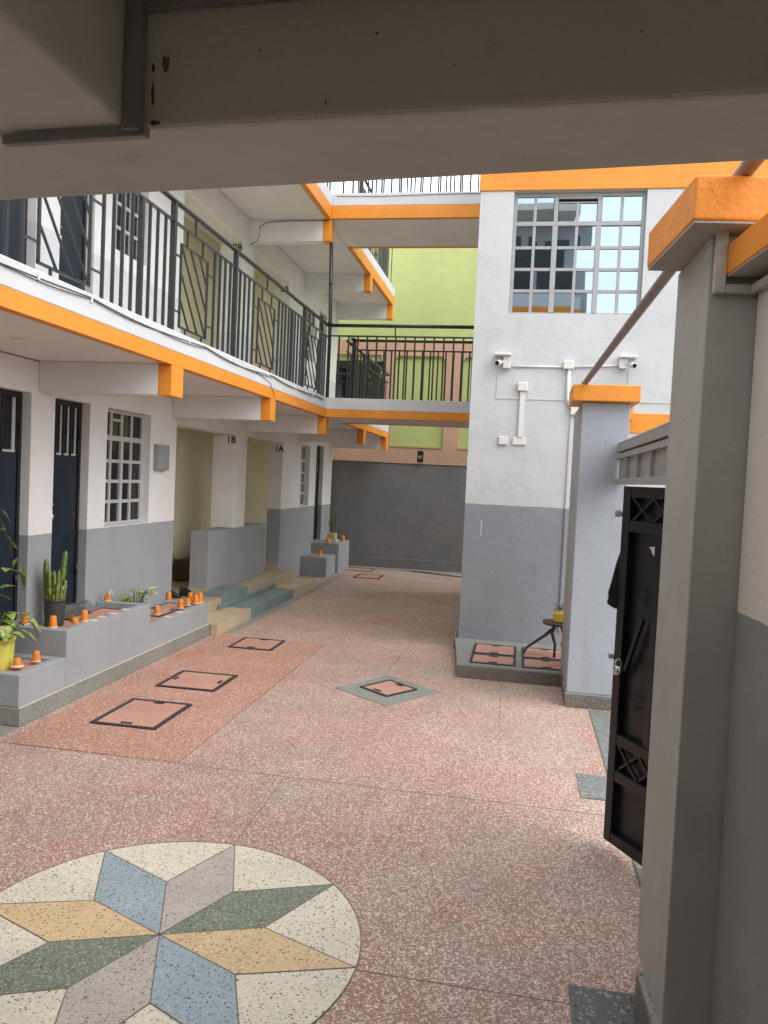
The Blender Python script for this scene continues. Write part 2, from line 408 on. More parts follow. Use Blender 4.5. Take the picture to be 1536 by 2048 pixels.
# floor medallion
mc = (-1.427, 3.103); mr, mi_, ma = .862, .443, 2.3378
med = thing('floor_medallion', 'round eight pointed star medallion of coloured terrazzo set in the pink floor', 'floor medallion', (mc[0], mc[1], 0))
def mpnt(r, a): return (mc[0] + r * math.cos(a), mc[1] + r * math.sin(a))
b = MB(); b.prism([mpnt(mr, 2 * math.pi * k / 96) for k in range(96)], .0008, .0022); b.build('disc', M['cream_t'], med)
for k in range(8):
    a = ma - k * math.pi / 4
    b = MB(); b.prism([mc, mpnt(mi_, a - math.pi / 8), mpnt(mr - .004, a), mpnt(mi_, a + math.pi / 8)], .0026, .0041)
    nm, mt = [('blue petal', 'blue_t'), ('warm grey petal', 'grey_t'), ('green petal', 'green_t'), ('yellow petal', 'yellow_t')][k % 4]
    o = b.build('petal', M[mt], med); o['label'] = nm
b = MB()
for k in range(8):
    a = ma - k * math.pi / 4
    i1, i2, t = mpnt(mi_, a - math.pi / 8), mpnt(mi_, a + math.pi / 8), mpnt(mr, a)
    for q in (i1, i2): b.bar((q[0], q[1], .0040), (t[0], t[1], .0040), .005, .0018)
    b.bar((mc[0], mc[1], .0042), (i1[0], i1[1], .0042), .005, .0018)
for k in range(96):
    p, q = mpnt(mr + .002, 2 * math.pi * k / 96), mpnt(mr + .002, 2 * math.pi * (k + 1) / 96)
    b.bar((p[0], p[1], .0025), (q[0], q[1], .0025), .005, .003)
b.build('divider', M['joint'], med)

# ------------------------------------------------------------------ inspection covers
def lid(poly, z, label, fw_=.035, handles=True, group='inspection covers in the courtyard floor', hs=(0, 2)):
    c = Vector((sum(p[0] for p in poly) / 4, sum(p[1] for p in poly) / 4, z))
    t = thing('inspection_cover', label, 'inspection cover', c, group)
    P = [Vector((p[0], p[1], 0)) for p in poly]; cc = Vector((c.x, c.y, 0))
    def inset(d):
        out = []
        for i in range(4):
            a, p, q = P[i - 1], P[i], P[(i + 1) % 4]
            e1 = (p - a).normalized(); e2 = (q - p).normalized()
            n1 = Vector((-e1.y, e1.x, 0)); n2 = Vector((-e2.y, e2.x, 0))
            if n1.dot(cc - p) < 0: n1 = -n1
            if n2.dot(cc - p) < 0: n2 = -n2
            bis = n1 + n2; out.append(p + bis * (d / (1 + n1.dot(n2))))
        return out
    I = inset(fw_); J = inset(fw_ + .004)
    b = MB()
    for i in range(4):
        j = (i + 1) % 4
        b.prism([(P[i].x, P[i].y), (P[j].x, P[j].y), (I[j].x, I[j].y), (I[i].x, I[i].y)], z + .001, z + .011)
    b.build('frame', M['lidframe'], t)
    b = MB(); b.prism([(q.x, q.y) for q in J], z + .001, z + .0085); b.build('panel', M['lid'], t)
    if handles:
        for k in hs:
            mid = (J[k] + J[(k + 1) % 4]) / 2; e = (J[(k + 1) % 4] - J[k]).normalized(); inn = (cc - mid).normalized()
            b = MB(); s = mid + inn * .03
            b.bar(s - e * .045 + Vector((0, 0, z + .0115)), s + e * .045 + Vector((0, 0, z + .0115)), .028, .006)
            b.build('handle', M['lidframe'], t)
    return t
def rect(x0, x1, y0, y1): return [(x0, y0), (x1, y0), (x1, y1), (x0, y1)]
lid(rect(-3.19, -2.645, 5.555, 6.25), .004, 'square inspection cover in the salmon floor, nearest of the row along the left platform')
lid(rect(-3.2, -2.625, 6.68, 7.28), .004, 'square inspection cover in the middle of the salmon floor row', hs=(1, 3))
lid(rect(-3.18, -2.67, 8.44, 9.0), .004, 'smaller square inspection cover in the salmon floor beside the beige step', .03)
lid(rect(-3.73, -3.06, 16.35, 16.85), 0, 'far inspection cover against the end platform by the boundary wall', .035, False)
lid(rect(-3.2, -2.685, 15.23, 15.88), 0, 'far narrow inspection cover just in front of the one by the end platform', .035, False)
# diamond surround
b = MB(); dia = [(-1.633, 7.2), (-1.069, 6.764), (-.655, 7.38), (-1.236, 7.821)]
b.prism(dia, .0008, .005); tag(b.build('diamond_surround', M['plinth']), 'grey diamond shaped surround round the cover in mid courtyard', 'floor surround')
lid([(-1.417, 7.28), (-1.115, 7.035), (-.872, 7.375), (-1.188, 7.64)], .005, 'diamond turned inspection cover inside the grey surround in mid courtyard', .025, True, hs=(0, 2))

# ------------------------------------------------------------------ LEFT APARTMENT BUILDING
apt = thing('apartment_building', 'long white and grey apartment block with orange slab edges and balcony corridors on the left', 'building', (-4.6, 9, 0))
D1 = (5.30, 6.22, .61, 2.59); D2 = (6.57, 7.16, .61, 2.59); W1 = (7.49, 8.45, 1.362, 2.585)
W2 = (14.70, 15.32, 1.37, 2.56); D3 = (15.82, 16.42, .61, 2.60)
b = MB()
b.wall('x', XW, XW - .25, (0.2, 9.13), (0, S1 - .002), [D1, D2, W1, (2.2, 2.8, .61, 2.59), (3.2, 4.1, 1.36, 2.58)])
b.build('wall', M['wall_ground'], apt, .006)
b = MB(); b.wall('x', XW, XW - .25, (13.5, 17.2), (0, S1 - .002), [W2, D3]); b.build('wall', M['wall_ground'], apt, .006)
# porch: lintel, column, parapet, yellow walls, floor, steps
b = MB(); b.box(XW, XW - .25, 9.132, 13.498, 2.53, S1 - .002); b.build('lintel', M['white'], apt, .006)
b = MB(); b.box(XW, -4.57, 11.2, 11.66, 1.145, 2.528); b.build('column', M['white'], apt, .008)
b = MB(); b.prism([(-4.2, 10.27), (-4.2, 12.7), (-4.47, 12.7), (-4.47, 10.27)], .29, 1.143)
b.build('porch_parapet', M['grey'], apt, .008)
b = MB(); b.wall('x', -5.2, -5.35, (9.13, 13.5), (.29, S1 - .002), []); b.build('porch_back_wall', M['yellow'], apt)
b = MB(); b.box(-4.452, -5.2, 13.502, 13.65, .29, S1 - .002); b.build('porch_end_wall', M['yellow'], apt)
b = MB(); b.box(-4.452, -5.2, 8.98, 9.128, .29, S1 - .002); b.build('porch_near_wall', M['yellow'], apt)
b = MB(); b.box(-3.90, -5.2, 9.24, 13.6, .145, .289); b.box(-3.64, -3.895, 8.98, 9.22, .0, .13)
b.build('porch_floor', M['porch_tile'], apt, .004)
b = MB(); b.box(-4.188, -4.48, 13.46, 13.498, .292, .37); b.build('skirting_tile', M['tile'], apt)
b = MB(); b.box(-4.19, -4.48, 10.245, 10.268, .292, .36); b.build('skirting_tile', M['tile'], apt)
b = MB(); b.box(-3.53, -4.4, 8.985, 10.2, .0, .143); b.build('beige_step', M['tile'], apt, .004)
b = MB(); b.box(-3.53, -4.3, 12.25, 13.62, .0, .143); b.build('beige_step', M['tile'], apt, .004)
b = MB(); b.box(-3.535, -4.35, 10.203, 12.247, .0, .141); b.box(-3.86, -3.897, 9.9, 12.35, .144, .20)
b.box(-3.87, -4.19, 10.05, 11.0, .147, .335)
b.build('painted_step', M['step_paint'], apt, .006)
b = MB(); b.box(-3.905, -4.15, 12.36, 13.64, .145, .292); b.build('beige_riser', M['porch_tile'], apt, .003)
# dark sheets whose colour stands in for the unlit rooms behind
for (ya_, yb2, za_, zb2) in ((.3, 9.0, .3, 2.8), (13.7, 17.1, .3, 2.8), (.3, 9.0, 3.2, 5.6), (13.7, 17.1, 3.2, 5.6)):
    b = MB(); b.box(XW - .42, XW - .44, ya_, yb2, za_, zb2); b.build('room_darkness', M['dark'], apt)

# upper storey
b = MB()
U1 = (5.30, 6.22, S1t, 5.30); U2 = (6.57, 7.14, S1t, 5.30); UW = (7.51, 8.22, 4.20, 5.26); UW2 = (14.55, 15.3, 4.2, 5.2); U3 = (15.6, 16.2, S1t, 5.3)
b.wall('x', XW, XW - .25, (.2, 9.13), (S1t + .002, S2 - .002), [(U1[0], U1[1], S1t + .002, 5.3), (U2[0], U2[1], S1t + .002, 5.3), UW])
b.build('upper_wall', M['wall_upper'], apt, .006)
b = MB(); b.wall('x', XW, XW - .25, (13.5, 17.2), (S1t + .002, S2 - .002), [UW2, (U3[0], U3[1], S1t + .002, 5.3)])
b.build('upper_wall', M['wall_upper'], apt, .006)
b = MB(); b.box(XW, XW - .25, 9.132, 13.498, 5.35, S2 - .002); b.build('upper_lintel', M['soffit'], apt, .006)
b = MB(); b.box(XW, -4.57, 11.2, 11.66, S1t, 5.348); b.build('upper_column', M['wall_upper'], apt, .008)
b = MB(); b.box(-5.2, -5.35, 9.13, 13.5, S1t, S2 - .002); b.box(-4.452, -5.2, 13.502, 13.65, S1t, S2 - .002); b.box(-4.452, -5.2, 8.98, 9.128, S1t, S2 - .002)
b.build('upper_porch_wall', M['yellow'], apt)
# slabs, fascias, beams
for (s, so_, st, nm) in ((S1, S1o, S1t, 'floor_slab'), (S2, S2o, S2t, 'roof_slab')):
    b = MB(); b.box(XF - .08, -8.0, -.5, 17.2, s + .008, st - .001); b.build(nm, M['soffit'], apt)
    ny = YB0 if s < 4 else 11.44
    for (y0, y1) in ((-.5, ny), (YB1 + (.0 if s < 4 else -.05), 17.2)):
        b = MB(); b.box(XF, XF - .08, y0, y1, s, so_); b.build('orange_fascia', M['orange'], apt, .004)
        b = MB(); b.box(XF + .002, XF - .08, y0, y1, so_ + .0005, st + .003); b.build('white_fascia', M['fascia'], apt, .006)
    zb = 2.612 if s < 4 else 5.436
    for (y0, y1) in BEAMS:
        if s > 4 and abs(y0 - 11.6) < .1: y0, y1 = 11.44, 11.62
        zt = s + .006
        b = MB(); b.box(XF - .125, XW + .002, y0, y1, zb, zt); bo = b.build('beam', M['white'], apt, .004)
        b = MB(); b.box(XF + .001, XF - .1245, y0 - .001, y1 + .001, zb - .003, s - .0005 if (y0 < 11 or y0 > 13) else s - .0005); b.build('beam_end', M['orange'], bo, .005)

# ---- doors
def door(x, y0, y1, z0, z1, parent, grille_h=.52, near=False, lock=True):
    xd = x - .085
    b = MB(); b.box(xd, xd - .04, y0 + .003, y0 + .04, z0, z1 - .005); b.box(xd, xd - .04, y1 - .04, y1 - .003, z0, z1 - .005)
    b.box(xd - .001, xd - .039, y0 + .041, y1 - .041, z1 - .05, z1 - .006)
    dz = z1 - grille_h
    d = MB(); d.box(xd - .012, xd - .035, y0 + .045, y1 - .045, z0 + .01, dz)
    leaf = d.build('door', M['navy'], parent, .003)
    b.build('door_frame', M['frame_black'], leaf, .003)
    g = MB(); nb = 4
    for k in range(nb + 1):
        yy = y0 + .05 + (y1 - y0 - .1) * k / nb
        g.box(xd - .006, xd - .03, yy - .010, yy + .010, dz + .001, z1 - .051)
    g.build('transom_bar', M['frame_black'], leaf)
    g = MB()
    for k in range(nb):
        ya = y0 + .062 + (y1 - y0 - .1) * k / nb; yb = ya + (y1 - y0 - .1) / nb - .024
        g.box(xd - .034, xd - .04, ya, yb, dz + .001, z1 - .052)
    g.build('transom_glass', M['glass'], leaf)
    g = MB()
    for k in range(nb):
        ya = y0 + .062 + (y1 - y0 - .1) * k / nb; yb = ya + (y1 - y0 - .1) / nb - .024
        g.box(xd - .024, xd - .033, ya, ya + (yb - ya) * .12, dz + .001, z1 - .052); g.box(xd - .024, xd - .033, yb - (yb - ya) * .22, yb, dz + .001, z1 - .052)
        g.box(xd - .02, xd - .033, ya, yb, dz + .001, dz + .022)
    g.build('transom_trim', M['winframe'], leaf)
    if lock:
        zz = z0 + .88
        g = MB(); g.box(xd + .004, xd - .013, y0 + .06, y0 + .16, zz + .11, zz + .125); g.lathe((xd + .012, y0 + .10, zz - .02), [(.022, 0), (.025, .01), (.025, .04), (.02, .048)], 12)
        g.tube([(xd + .012, y0 + .085, zz + .025), (xd + .012, y0 + .085, zz + .06), (xd + .012, y0 + .10, zz + .075), (xd + .012, y0 + .115, zz + .06), (xd + .012, y0 + .115, zz + .025)], .004, 6)
        g.build('padlock', M['steel'], leaf)
    for zz in (z0 + .3, z1 - .36):
        g = MB(); g.tube([(xd + .008, y1 - .045, zz), (xd + .008, y1 - .045, zz + .1)], .011, 8)
        g.build('hinge', M['frame_black'], leaf)
    return leaf
door(XW, *D1, apt); door(XW, *D2, apt); door(XW, *D3, apt); door(XW, 2.2, 2.8, .61, 2.59, apt)
for q in (U1, U2, U3):
    door(XW, q[0], q[1], q[2], 5.3, apt, .45)

# ---- windows
def window(x, y0, y1, z0, z1, parent, rows=4, cols=4, transom=.30, mat='winframe'):
    xd = x - .09
    b = MB(); fo = .035
    b.box(xd, xd - .04, y0 + .002, y0 + fo, z0 + .002, z1 - .002); b.box(xd, xd - .04, y1 - fo, y1 - .002, z0 + .002, z1 - .002)
    b.box(xd - .001, xd - .039, y0 + fo + .001, y1 - fo - .001, z0 + .002, z0 + fo); b.box(xd - .001, xd - .039, y0 + fo + .001, y1 - fo - .001, z1 - fo, z1 - .002)
    zt = z1 - transom
    b.box(xd + .004, xd - .038, y0 + fo + .001, y1 - fo - .001, zt - .028, zt + .028)
    ym = (y0 + y1) / 2
    b.box(xd + .003, xd - .037, ym - .026, ym + .026, z0 + fo + .001, zt - .029)
    fr = b.build('window', M[mat], parent, .003)
    g = MB(); wd = (y1 - y0 - 2 * fo) / cols
    for k in range(1, cols):
        yy = y0 + fo + wd * k
        hw = .019
        g.box(xd - .006, xd - .03, yy - hw, yy + hw, zt + .029, z1 - fo - .001)
        if k != cols // 2: g.box(xd - .006, xd - .03, yy - hw, yy + hw, z0 + fo + .001, zt - .029)
    hh = (zt - .028 - z0 - fo) / rows
    for k in range(1, rows):
        zz = z0 + fo + hh * k
        g.box(xd - .0045, xd - .031, y0 + fo + .001, ym - .027, zz - .018, zz + .018); g.box(xd - .0045, xd - .031, ym + .027, y1 - fo - .001, zz - .018, zz + .018)
    if transom > .28: g.box(xd + .002, xd - .03, y0 + fo + wd * 1.05, y0 + fo + wd * 1.95, z1 - fo - .085, z1 - fo - .06)
    g.build('glazing_bar', M[mat], fr, .002)
    g = MB(); g.box(xd - .026, xd - .030, y0 + fo, y1 - fo, z0 + fo, z1 - fo); g.build('pane', M['glass'], fr)
    return fr
window(XW, *W1, apt); window(XW, *W2, apt); window(XW, *UW, apt, 3, 4, .26); window(XW, *UW2, apt, 3, 4, .26)
window(XW, 3.2, 4.1, 1.36, 2.58, apt)
# meter box, switches, lights
b = MB(); b.box(XW + .06, XW + .002, 8.53, 8.83, 1.965, 2.262); mb = b.build('meter_box', M['meter'], apt, .008)
b = MB(); b.box(XW + .064, XW + .061, 8.545, 8.815, 1.98, 2.247); b.build('cover', M['meter'], mb, .002)
b = MB(); b.box(-5.188, -5.2, 11.86, 12.0, 1.68, 1.78); b.build('switch_plate', M['plastic'], apt, .004)
b = MB(); b.box(-4.99, -4.91, 13.485, 13.501, 1.6, 1.68); b.build('switch_plate', M['plastic'], apt, .004)
for (x, y, z) in ((-3.63, 5.2, S1), (-3.6, 7.6, S1), (-3.6, 10.3, S1), (-3.6, 10.1, S2), (-3.39, 12.4, S2), (-3.5, 15.4, S2)):
    b = MB(); b.lathe((x, y, z - .02), [(.03, 0), (.055, .008), (.06, .032)], 20); b.build('ceiling_rose', M['white'], apt)
def text(s, loc, size, parent, name='apartment_number'):
    cu = bpy.data.curves.new('t', 'FONT'); cu.body = s; cu.size = size; cu.extrude = .0006; cu.align_x = 'CENTER'; cu.align_y = 'CENTER'; cu.offset = .0045
    ob = bpy.data.objects.new('t', cu); COL.objects.link(ob)
    dg = bpy.context.evaluated_depsgraph_get(); me = bpy.data.meshes.new_from_object(ob.evaluated_get(dg)); bpy.data.objects.remove(ob)
    me.transform(Matrix.Translation(Vector(loc) - worldloc(parent)) @ Matrix.Rotation(R(90), 4, 'X'))
    me.materials.clear(); me.materials.append(M['text'])
    o = bpy.data.objects.new(name, me); COL.objects.link(o); o.parent = parent
    bpy.data.curves.remove(cu); return o
for s_, lc, sz in (('1B', (-4.287, 11.1985, 2.452), .135), ('1A', (-4.27, 13.4985, 2.42), .135), ('2B', (-4.30, 11.1985, 5.27), .135), ('2A', (-4.29, 13.4985, 5.22), .135)):
    o = text(s_, lc, sz, apt); o['label'] = 'black stencilled %s' % s_

# ---- railings
def railing_pattern(xr, yl, zf, parent, with_panels=True, name='railing', far=False):
    """decorated railing along y at x = xr between yl[0] and yl[1], floor height zf"""
    zm, zh = zf + .915, zf + 1.085
    mt = M['rail']
    b = MB(); y0, y1 = yl
    b.box(xr - .011, xr + .011, y0, y1, zm - .011, zm + .011)
    posts = []
    k0 = int(math.floor((y0 - 4.467) / 2.02)) - 1
    def v(y, z0=zf, z1=zm - .012, hw=.0105):
        if y0 < y < y1: b.box(xr - hw, xr + hw, y - hw, y + hw, z0, z1)
    for k in range(k0, k0 + 12):
        p0 = 4.467 + 2.02 * k
        if p0 > y1: break
        a0, a1 = p0 + .0, p0 + .575
        if a0 > y0 and a1 < y1:
            zt, zb = zf + .768, zf + .063
            for yy in (a0, a1): b.box(xr - .009, xr + .009, yy - .009, yy + .009, zb, zt)
            for zz in (zt, zb): b.box(xr - .008, xr + .008, a0 - .009, a1 + .009, zz - .009, zz + .009)
            for yy in (a0 + .12, a1 - .12): v(yy, zt + .01, zm - .012, .008)
            for yy in (a0 + .13, a1 - .09): v(yy, zf, zb - .01, .008)
            W = a1 - a0; H = zt - zb
            for t in (-.66, -.33, .0, .33, .66):
                # parallel to the falling diagonal
                ya, za = (a0 + max(0, t) * W, zt - max(0, -t) * H); yb, zb2 = (a1 - max(0, -t) * W, zb + max(0, t) * H)
                b.bar((xr + (.001 if t else 0), ya, za), (xr + (.001 if t else 0), yb, zb2), .014, .014, (1, 0, 0))
            v((a0 + a1) / 2, zm + .012, zh - .02, .009)
            for zz in (zf + .655, zf + .185):
                if a0 - .15 > y0: b.box(xr - .007, xr + .007, a0 - .150, a0 - .01, zz - .007, zz + .007)
                if a1 + .17 < y1: b.box(xr - .007, xr + .007, a1 + .01, a1 + .170, zz - .007, zz + .007)
        for d in (.745, .885, 1.015, 1.155, 1.435, 1.57, 1.71): v(p0 + d)
        v(p0 + 1.295, zf, zm - .012, .019)
        v(p0 + 1.86)
        if y0 < p0 + 1.86 < y1 or y0 < p0 + 1.295 < y1:
            posts.append(p0 + (1.86 if k % 2 == 0 else 1.295))
    r = b.build(name, mt, parent)
    h = MB(); h.tube([(xr, y0, zh), (xr, y1, zh)], .024, 12); h.build('handrail', mt, r)
    for yy in posts:
        if y0 < yy < y1:
            h = MB(); h.box(xr - .0215, xr + .0215, yy - .0225, yy + .0225, zf - .002, zh - .02); h.build('post', mt, r)
    return r
XR = -3.0
railing_pattern(XR, (.0, YB0 + .02), S1t, apt)
railing_pattern(XR, (YB1 + .02, 17.15), S1t, apt)
railing_pattern(XR, (4.0, 11.46), S2t, apt)
railing_pattern(XR, (YB1, 17.15), S2t, apt)
b = MB(); b.tube([(XR + .03, YB0 + .05, S1t - .02), (XR + .03, YB0 + .05, 4.25), (XR + .03, 11.52, 5.434)], .028, 12)
b.tube([(XR + .03, YB0 + .05, 4.26), (XR + .03, YB0 + .05, 4.30)], .036, 12)
b.tube([(XR + .03, 11.57, 4.84), (XR + .03, 11.565, 4.855)], .033, 12)
b.build('corner_post', M['rail'], apt)
# end railing of the corridors at the far gable
for zf in (S1t, S2t):
    b = MB(); yy = 17.12
    b.box(-4.1, XR, yy - .01, yy + .01, zf + .905, zf + .925)
    for k in range(9): b.box(-4.05 + k * .125 - .008, -4.05 + k * .125 + .008, yy - .008, yy + .008, zf, zf + .904)
    r = b.build('end_railing', M['rail'], apt); h = MB(); h.tube([(-4.15, yy, zf + 1.085), (XR, yy, zf + 1.085)], .022, 10); h.build('handrail', M['rail'], r)

# ------------------------------------------------------------------ platforms in front of the doors
pf = thing('entrance_platform', 'stepped grey platform with three levels along the left wall under the doors', 'platform', (-3.9, 7.1, 0))
def platform(y0, y1, z, x1=-3.64, rim=.085, rec=.035, tiles=True, par=pf, r0=None):
    x0 = XW + .003
    b = MB(); b.mi = 0
    zb = .143
    r1 = rim
    # one shell: outer outline, rim top, recessed floor - no seams
    X0, X1, Y0, Y1 = x0, x1, y0, y1
    a0, a1, c0_, c1_ = x0, x1 - r1, y0 + r1, y1 - r1
    V = lambda x, y, zz: b.bm.verts.new((x, y, zz))
    ob_ = [V(X0, Y0, zb), V(X1, Y0, zb), V(X1, Y1, zb), V(X0, Y1, zb)]
    ot = [V(X0, Y0, z), V(X1, Y0, z), V(X1, Y1, z), V(X0, Y1, z)]
    it = [V(a0, c0_, z), V(a1, c0_, z), V(a1, c1_, z), V(a0, c1_, z)]
    il = [V(a0, c0_, z - rec), V(a1, c0_, z - rec), V(a1, c1_, z - rec), V(a0, c1_, z - rec)]
    F_ = b.bm.faces.new
    F_(ob_[::-1]); F_([ob_[0], ob_[1], ot[1], ot[0]]); F_([ob_[1], ob_[2], ot[2], ot[1]]); F_([ob_[2], ob_[3], ot[3], ot[2]])
    F_([ot[0], ot[1], it[1], it[0]]); F_([ot[1], ot[2], it[2], it[1]]); F_([ot[2], ot[3], it[3], it[2]])
    F_([it[0], it[1], il[1], il[0]]); F_([it[1], it[2], il[2], il[1]]); F_([it[2], it[3], il[3], il[2]]); F_(il)
    F_([ob_[3], ob_[0], ot[0], it[0], il[0], il[3], it[3], ot[3]])
    return b.build('platform_block', M['grey'], par, .007)
platform(5.33, 5.949, .393); platform(5.951, 7.449, .615, rec=.07); platform(7.451, 8.975, .395, rec=.02)
b = MB(); b.box(XW + .003, -3.622, 5.318, 8.975, .0, .1425); b.box(-3.625, -3.60, 8.98, 9.24, 0, .13); b.build('plinth', M['plinth'], pf, .008)
b = MB(); b.box(-3.6395, -3.621, 5.317, 8.976, .1427, .1455); b.build('plinth_edge', M['cupstain'], pf)
b = MB()
b.box(-4.12, -3.745, 5.42, 5.85, .359, .366); b.box(-4.15, -3.745, 6.06, 7.34, .546, .554); b.box(-4.1, -3.76, 7.6, 8.85, .3755, .3825)
b.build('tiled_top', M['lid'], pf)
lid(rect(-4.1, -3.78, 7.95, 8.8), .383, 'inspection cover on top of the lower grey platform near the porch', .022, True, 'inspection covers on the platforms', (1, 3))
lid(rect(-4.1, -3.78, 6.62, 7.3), .555, 'inspection cover sunk in the tallest grey platform by the narrow door', .022, True, 'inspection covers on the platforms', (1, 3))

pf2 = thing('end_platform', 'far pair of stepped grey blocks below the last door beside the boundary wall', 'platform', (-3.95, 16.2, 0))
for (y0, y1, z, x1) in ((14.95, 15.7, .39, -3.68), (15.705, 16.7, .61, -3.62)):
    b = MB(); b.box(XW + .003, x1, y0, y1, 0, z); b.build('platform_block', M['grey'], pf2, .008)
b = MB(); b.box(-4.1, -3.78, 15.05, 15.6, .392, .397); b.build('tiled_top', M['lid'], pf2)

# ------------------------------------------------------------------ WALKWAY BRIDGES
HB = .0115
def bridge(name, label, y0, y1, s, so_, st, x0=XF, x1=XT - .0, rearplain=True, handz=1.085):
    t = thing(name, label, 'walkway', ((x0 + x1) / 2, (y0 + y1) / 2, s))
    b = MB(); b.box(x0 - .078, x1 + .1, y0 + .08, y1 - .06, s + .01, st - .002); b.build('floor_slab', M['soffit'], t)
    b = MB(); b.box(x0 - .002, x1 + .1, y0, y0 + .0795, s, so_); b.build('orange_fascia', M['orange'], t, .004)
    b = MB(); b.box(x0 - .001, x1 + .1, y0 - .002, y0 + .0795, so_ + .0005, st + .003); b.build('white_fascia', M['fascia'], t, .006)
    b = MB(); b.box(x0 - .002, x1 + .1, y1 - .0595, y1, s, so_); b.build('orange_fascia', M['orange'], t, .004)
    b = MB(); b.box(x0 - .001, x1 + .1, y1 - .0595, y1 - .001, so_ + .0005, st + .003); b.build('white_fascia', M['fascia'], t, .006)
    for (yr, zoff, mt, sp_, off) in ((y0 + .04, .0, 'rail', .143, .05), (y1 - .05, .0, 'rail_far', .128, .02)):
        zm, zh = st + .93 + zoff, st + handz + zoff
        xs0 = x0 + .0 if yr < y0 + .1 else -2.86
        b = MB(); b.box(xs0, x1 + .05, yr - .011, yr + .011, zm - .011, zm + .011)
        x = xs0 + .1 + off
        while x < x1 + .04:
            b.box(x - HB, x + HB, yr - .010, yr + .010, st + .002, zm - .012); x += sp_
        if yr < y0 + .1: b.box(-1.98, -1.962, yr - .009, yr + .009, zm + .012, zh - .02)
        r = b.build('railing', M[mt], t)
        h = MB(); h.tube([(xs0 - .03, yr, zh), (x1 + .05, yr, zh)], .026 if yr < y0 + .1 else .022, 12); h.build('handrail', M[mt], r)
        if yr > y0 + .1:
            h = MB(); h.box(xs0 - .03, xs0 + .03, yr - .03, yr + .03, st + .002, zh + .03); h.build('post', M[mt], r)
    return t
br1 = bridge('walkway_bridge', 'lower orange edged walkway bridge with black railing joining the block to the tower', YB0, YB1, S1, S1o, S1t)
br2 = bridge('walkway_bridge', 'upper orange edged walkway bridge against the sky joining the block to the tower', 11.45, 12.95, 5.76, 5.945, 6.12)
b = MB(); b.lathe((-1.73, 12.18, 5.68), [(.03, 0), (.035, .02), (.028, .03), (.05, .06), (.055, .09)], 16); b.build('bulb_holder', M['soffit'], br2)
# star bracket on the rail corner
b = MB()
for k in range(10):
    a = k * math.pi / 5; b.tube([(-2.89, 12.86, 4.26), (-2.89 + .07 * math.cos(a), 12.85, 4.26 + .07 * math.sin(a))], .006, 6, .002)
tag(b.build('spiky_finial', M['rail_far']), 'small black spiky finial on the corner of the lower bridge rear railing', 'finial')

# ------------------------------------------------------------------ STAIR TOWER
tw = thing('stair_tower', 'white over grey stair tower with orange bands and a large grid window', 'building', (1.5, 10.8, 0))
TY = 9.42
WT = (-.27, 1.215, 3.98, 5.385)
b = MB(); b.wall('y', TY, TY + .25, (XT, 4.2), (0, 5.388), [WT]); b.build('wall', M['tower'], tw, .012)
b = MB(); b.box(XT, XT + .25, TY + .251, 14.2, 0, 7.0); b.build('side_wall', M['tower'], tw, .01)
b = MB(); b.box(XT + .252, 4.2, 13.95, 14.2, 0, 7.0); b.box(3.95, 4.2, TY + .252, 13.948, 0, 7.0); b.build('rear_wall', M['tower_plain'], tw)
b = MB(); b.box(XT - .012, 4.2, TY - .015, TY + .25, 5.3895, 5.74); b.build('orange_band', M['orange'], tw, .006)
b = MB(); b.box(XT, 4.2, TY, TY + .25, 5.7415, 7.0); b.build('parapet_wall', M['tower_plain'], tw)
b = MB(); b.box(.93, 4.2, TY - .012, TY - .0005, 2.64, 2.865); b.build('orange_band', M['orange'], tw, .004)
b = MB(); b.box(1.0, 1.185, TY - .10, TY - .0125, 2.775, 2.95); b.build('orange_bracket', M['orange'], tw, .006)
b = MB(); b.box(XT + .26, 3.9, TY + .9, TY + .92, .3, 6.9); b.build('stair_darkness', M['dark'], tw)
b = MB(); b.box(-.460, -.452, TY - .0015, TY - .0002, 1.37, 1.55); b.build('paint_streak', M['plastic'], tw)
# big window
xd = TY + .07
b = MB()
x0, x1, z0, z1 = WT
F = .04
b.box(x0 + .002, x0 + F, xd, xd + .04, z0 + .002, z1 - .002); b.box(x1 - F, x1 - .002, xd, xd + .04, z0 + .002, z1 - .002)
b.box(x0 + F + .001, x1 - F - .001, xd + .001, xd + .039, z0 + .002, z0 + .03); b.box(x0 + F + .001, x1 - F - .001, xd + .001, xd + .039, z1 - .045, z1 - .002)
zt = 5.035
b.box(x0 + F + .001, x1 - F - .001, xd - .004, xd + .038, zt - .028, zt + .022)
bays = [x0 + F, .215, .705, x1 - F]
for xm in (.215, .705):
    b.box(xm - .03, xm + .03, xd - .006, xd + .037, z0 + .031, zt - .029); b.box(xm - .024, xm + .024, xd - .006, xd + .037, zt + .023, z1 - .046)
wf = b.build('window', M['winframe_t'], tw, .003)
b = MB()
for i in range(3):
    a, c_ = bays[i] + (.03 if i else 0), bays[i + 1] - (.03 if i < 2 else 0)
    m_ = (a + c_) / 2
    b.box(m_ - .017, m_ + .017, xd + .003, xd + .03, z0 + .031, zt - .029); b.box(m_ - .017, m_ + .017, xd + .003, xd + .03, zt + .023, z1 - (.046 if i != 1 else .12))
    hh = (zt - .028 - z0 - .03) / 4
    for k in range(1, 4):
        zz = z0 + .03 + hh * k
        b.box(a + .001, m_ - .018, xd + .004, xd + .029, zz - .017, zz + .017); b.box(m_ + .018, c_ - .001, xd + .004, xd + .029, zz - .017, zz + .017)
b.box(.24, .68, xd + .002, xd + .034, z1 - .12, z1 - .105); b.box(.242, .678, xd - .001, xd + .03, z1 - .07, z1 - .047)
b.build('glazing_bar', M['winframe_t'], wf, .002)
m, nt, bs = newmat('mirror_film_glass')
bs.inputs['Base Color'].default_value = (.31, .38, .425, 1); bs.inputs['Metallic'].default_value = 1.0; bs.inputs['Roughness'].default_value = .015
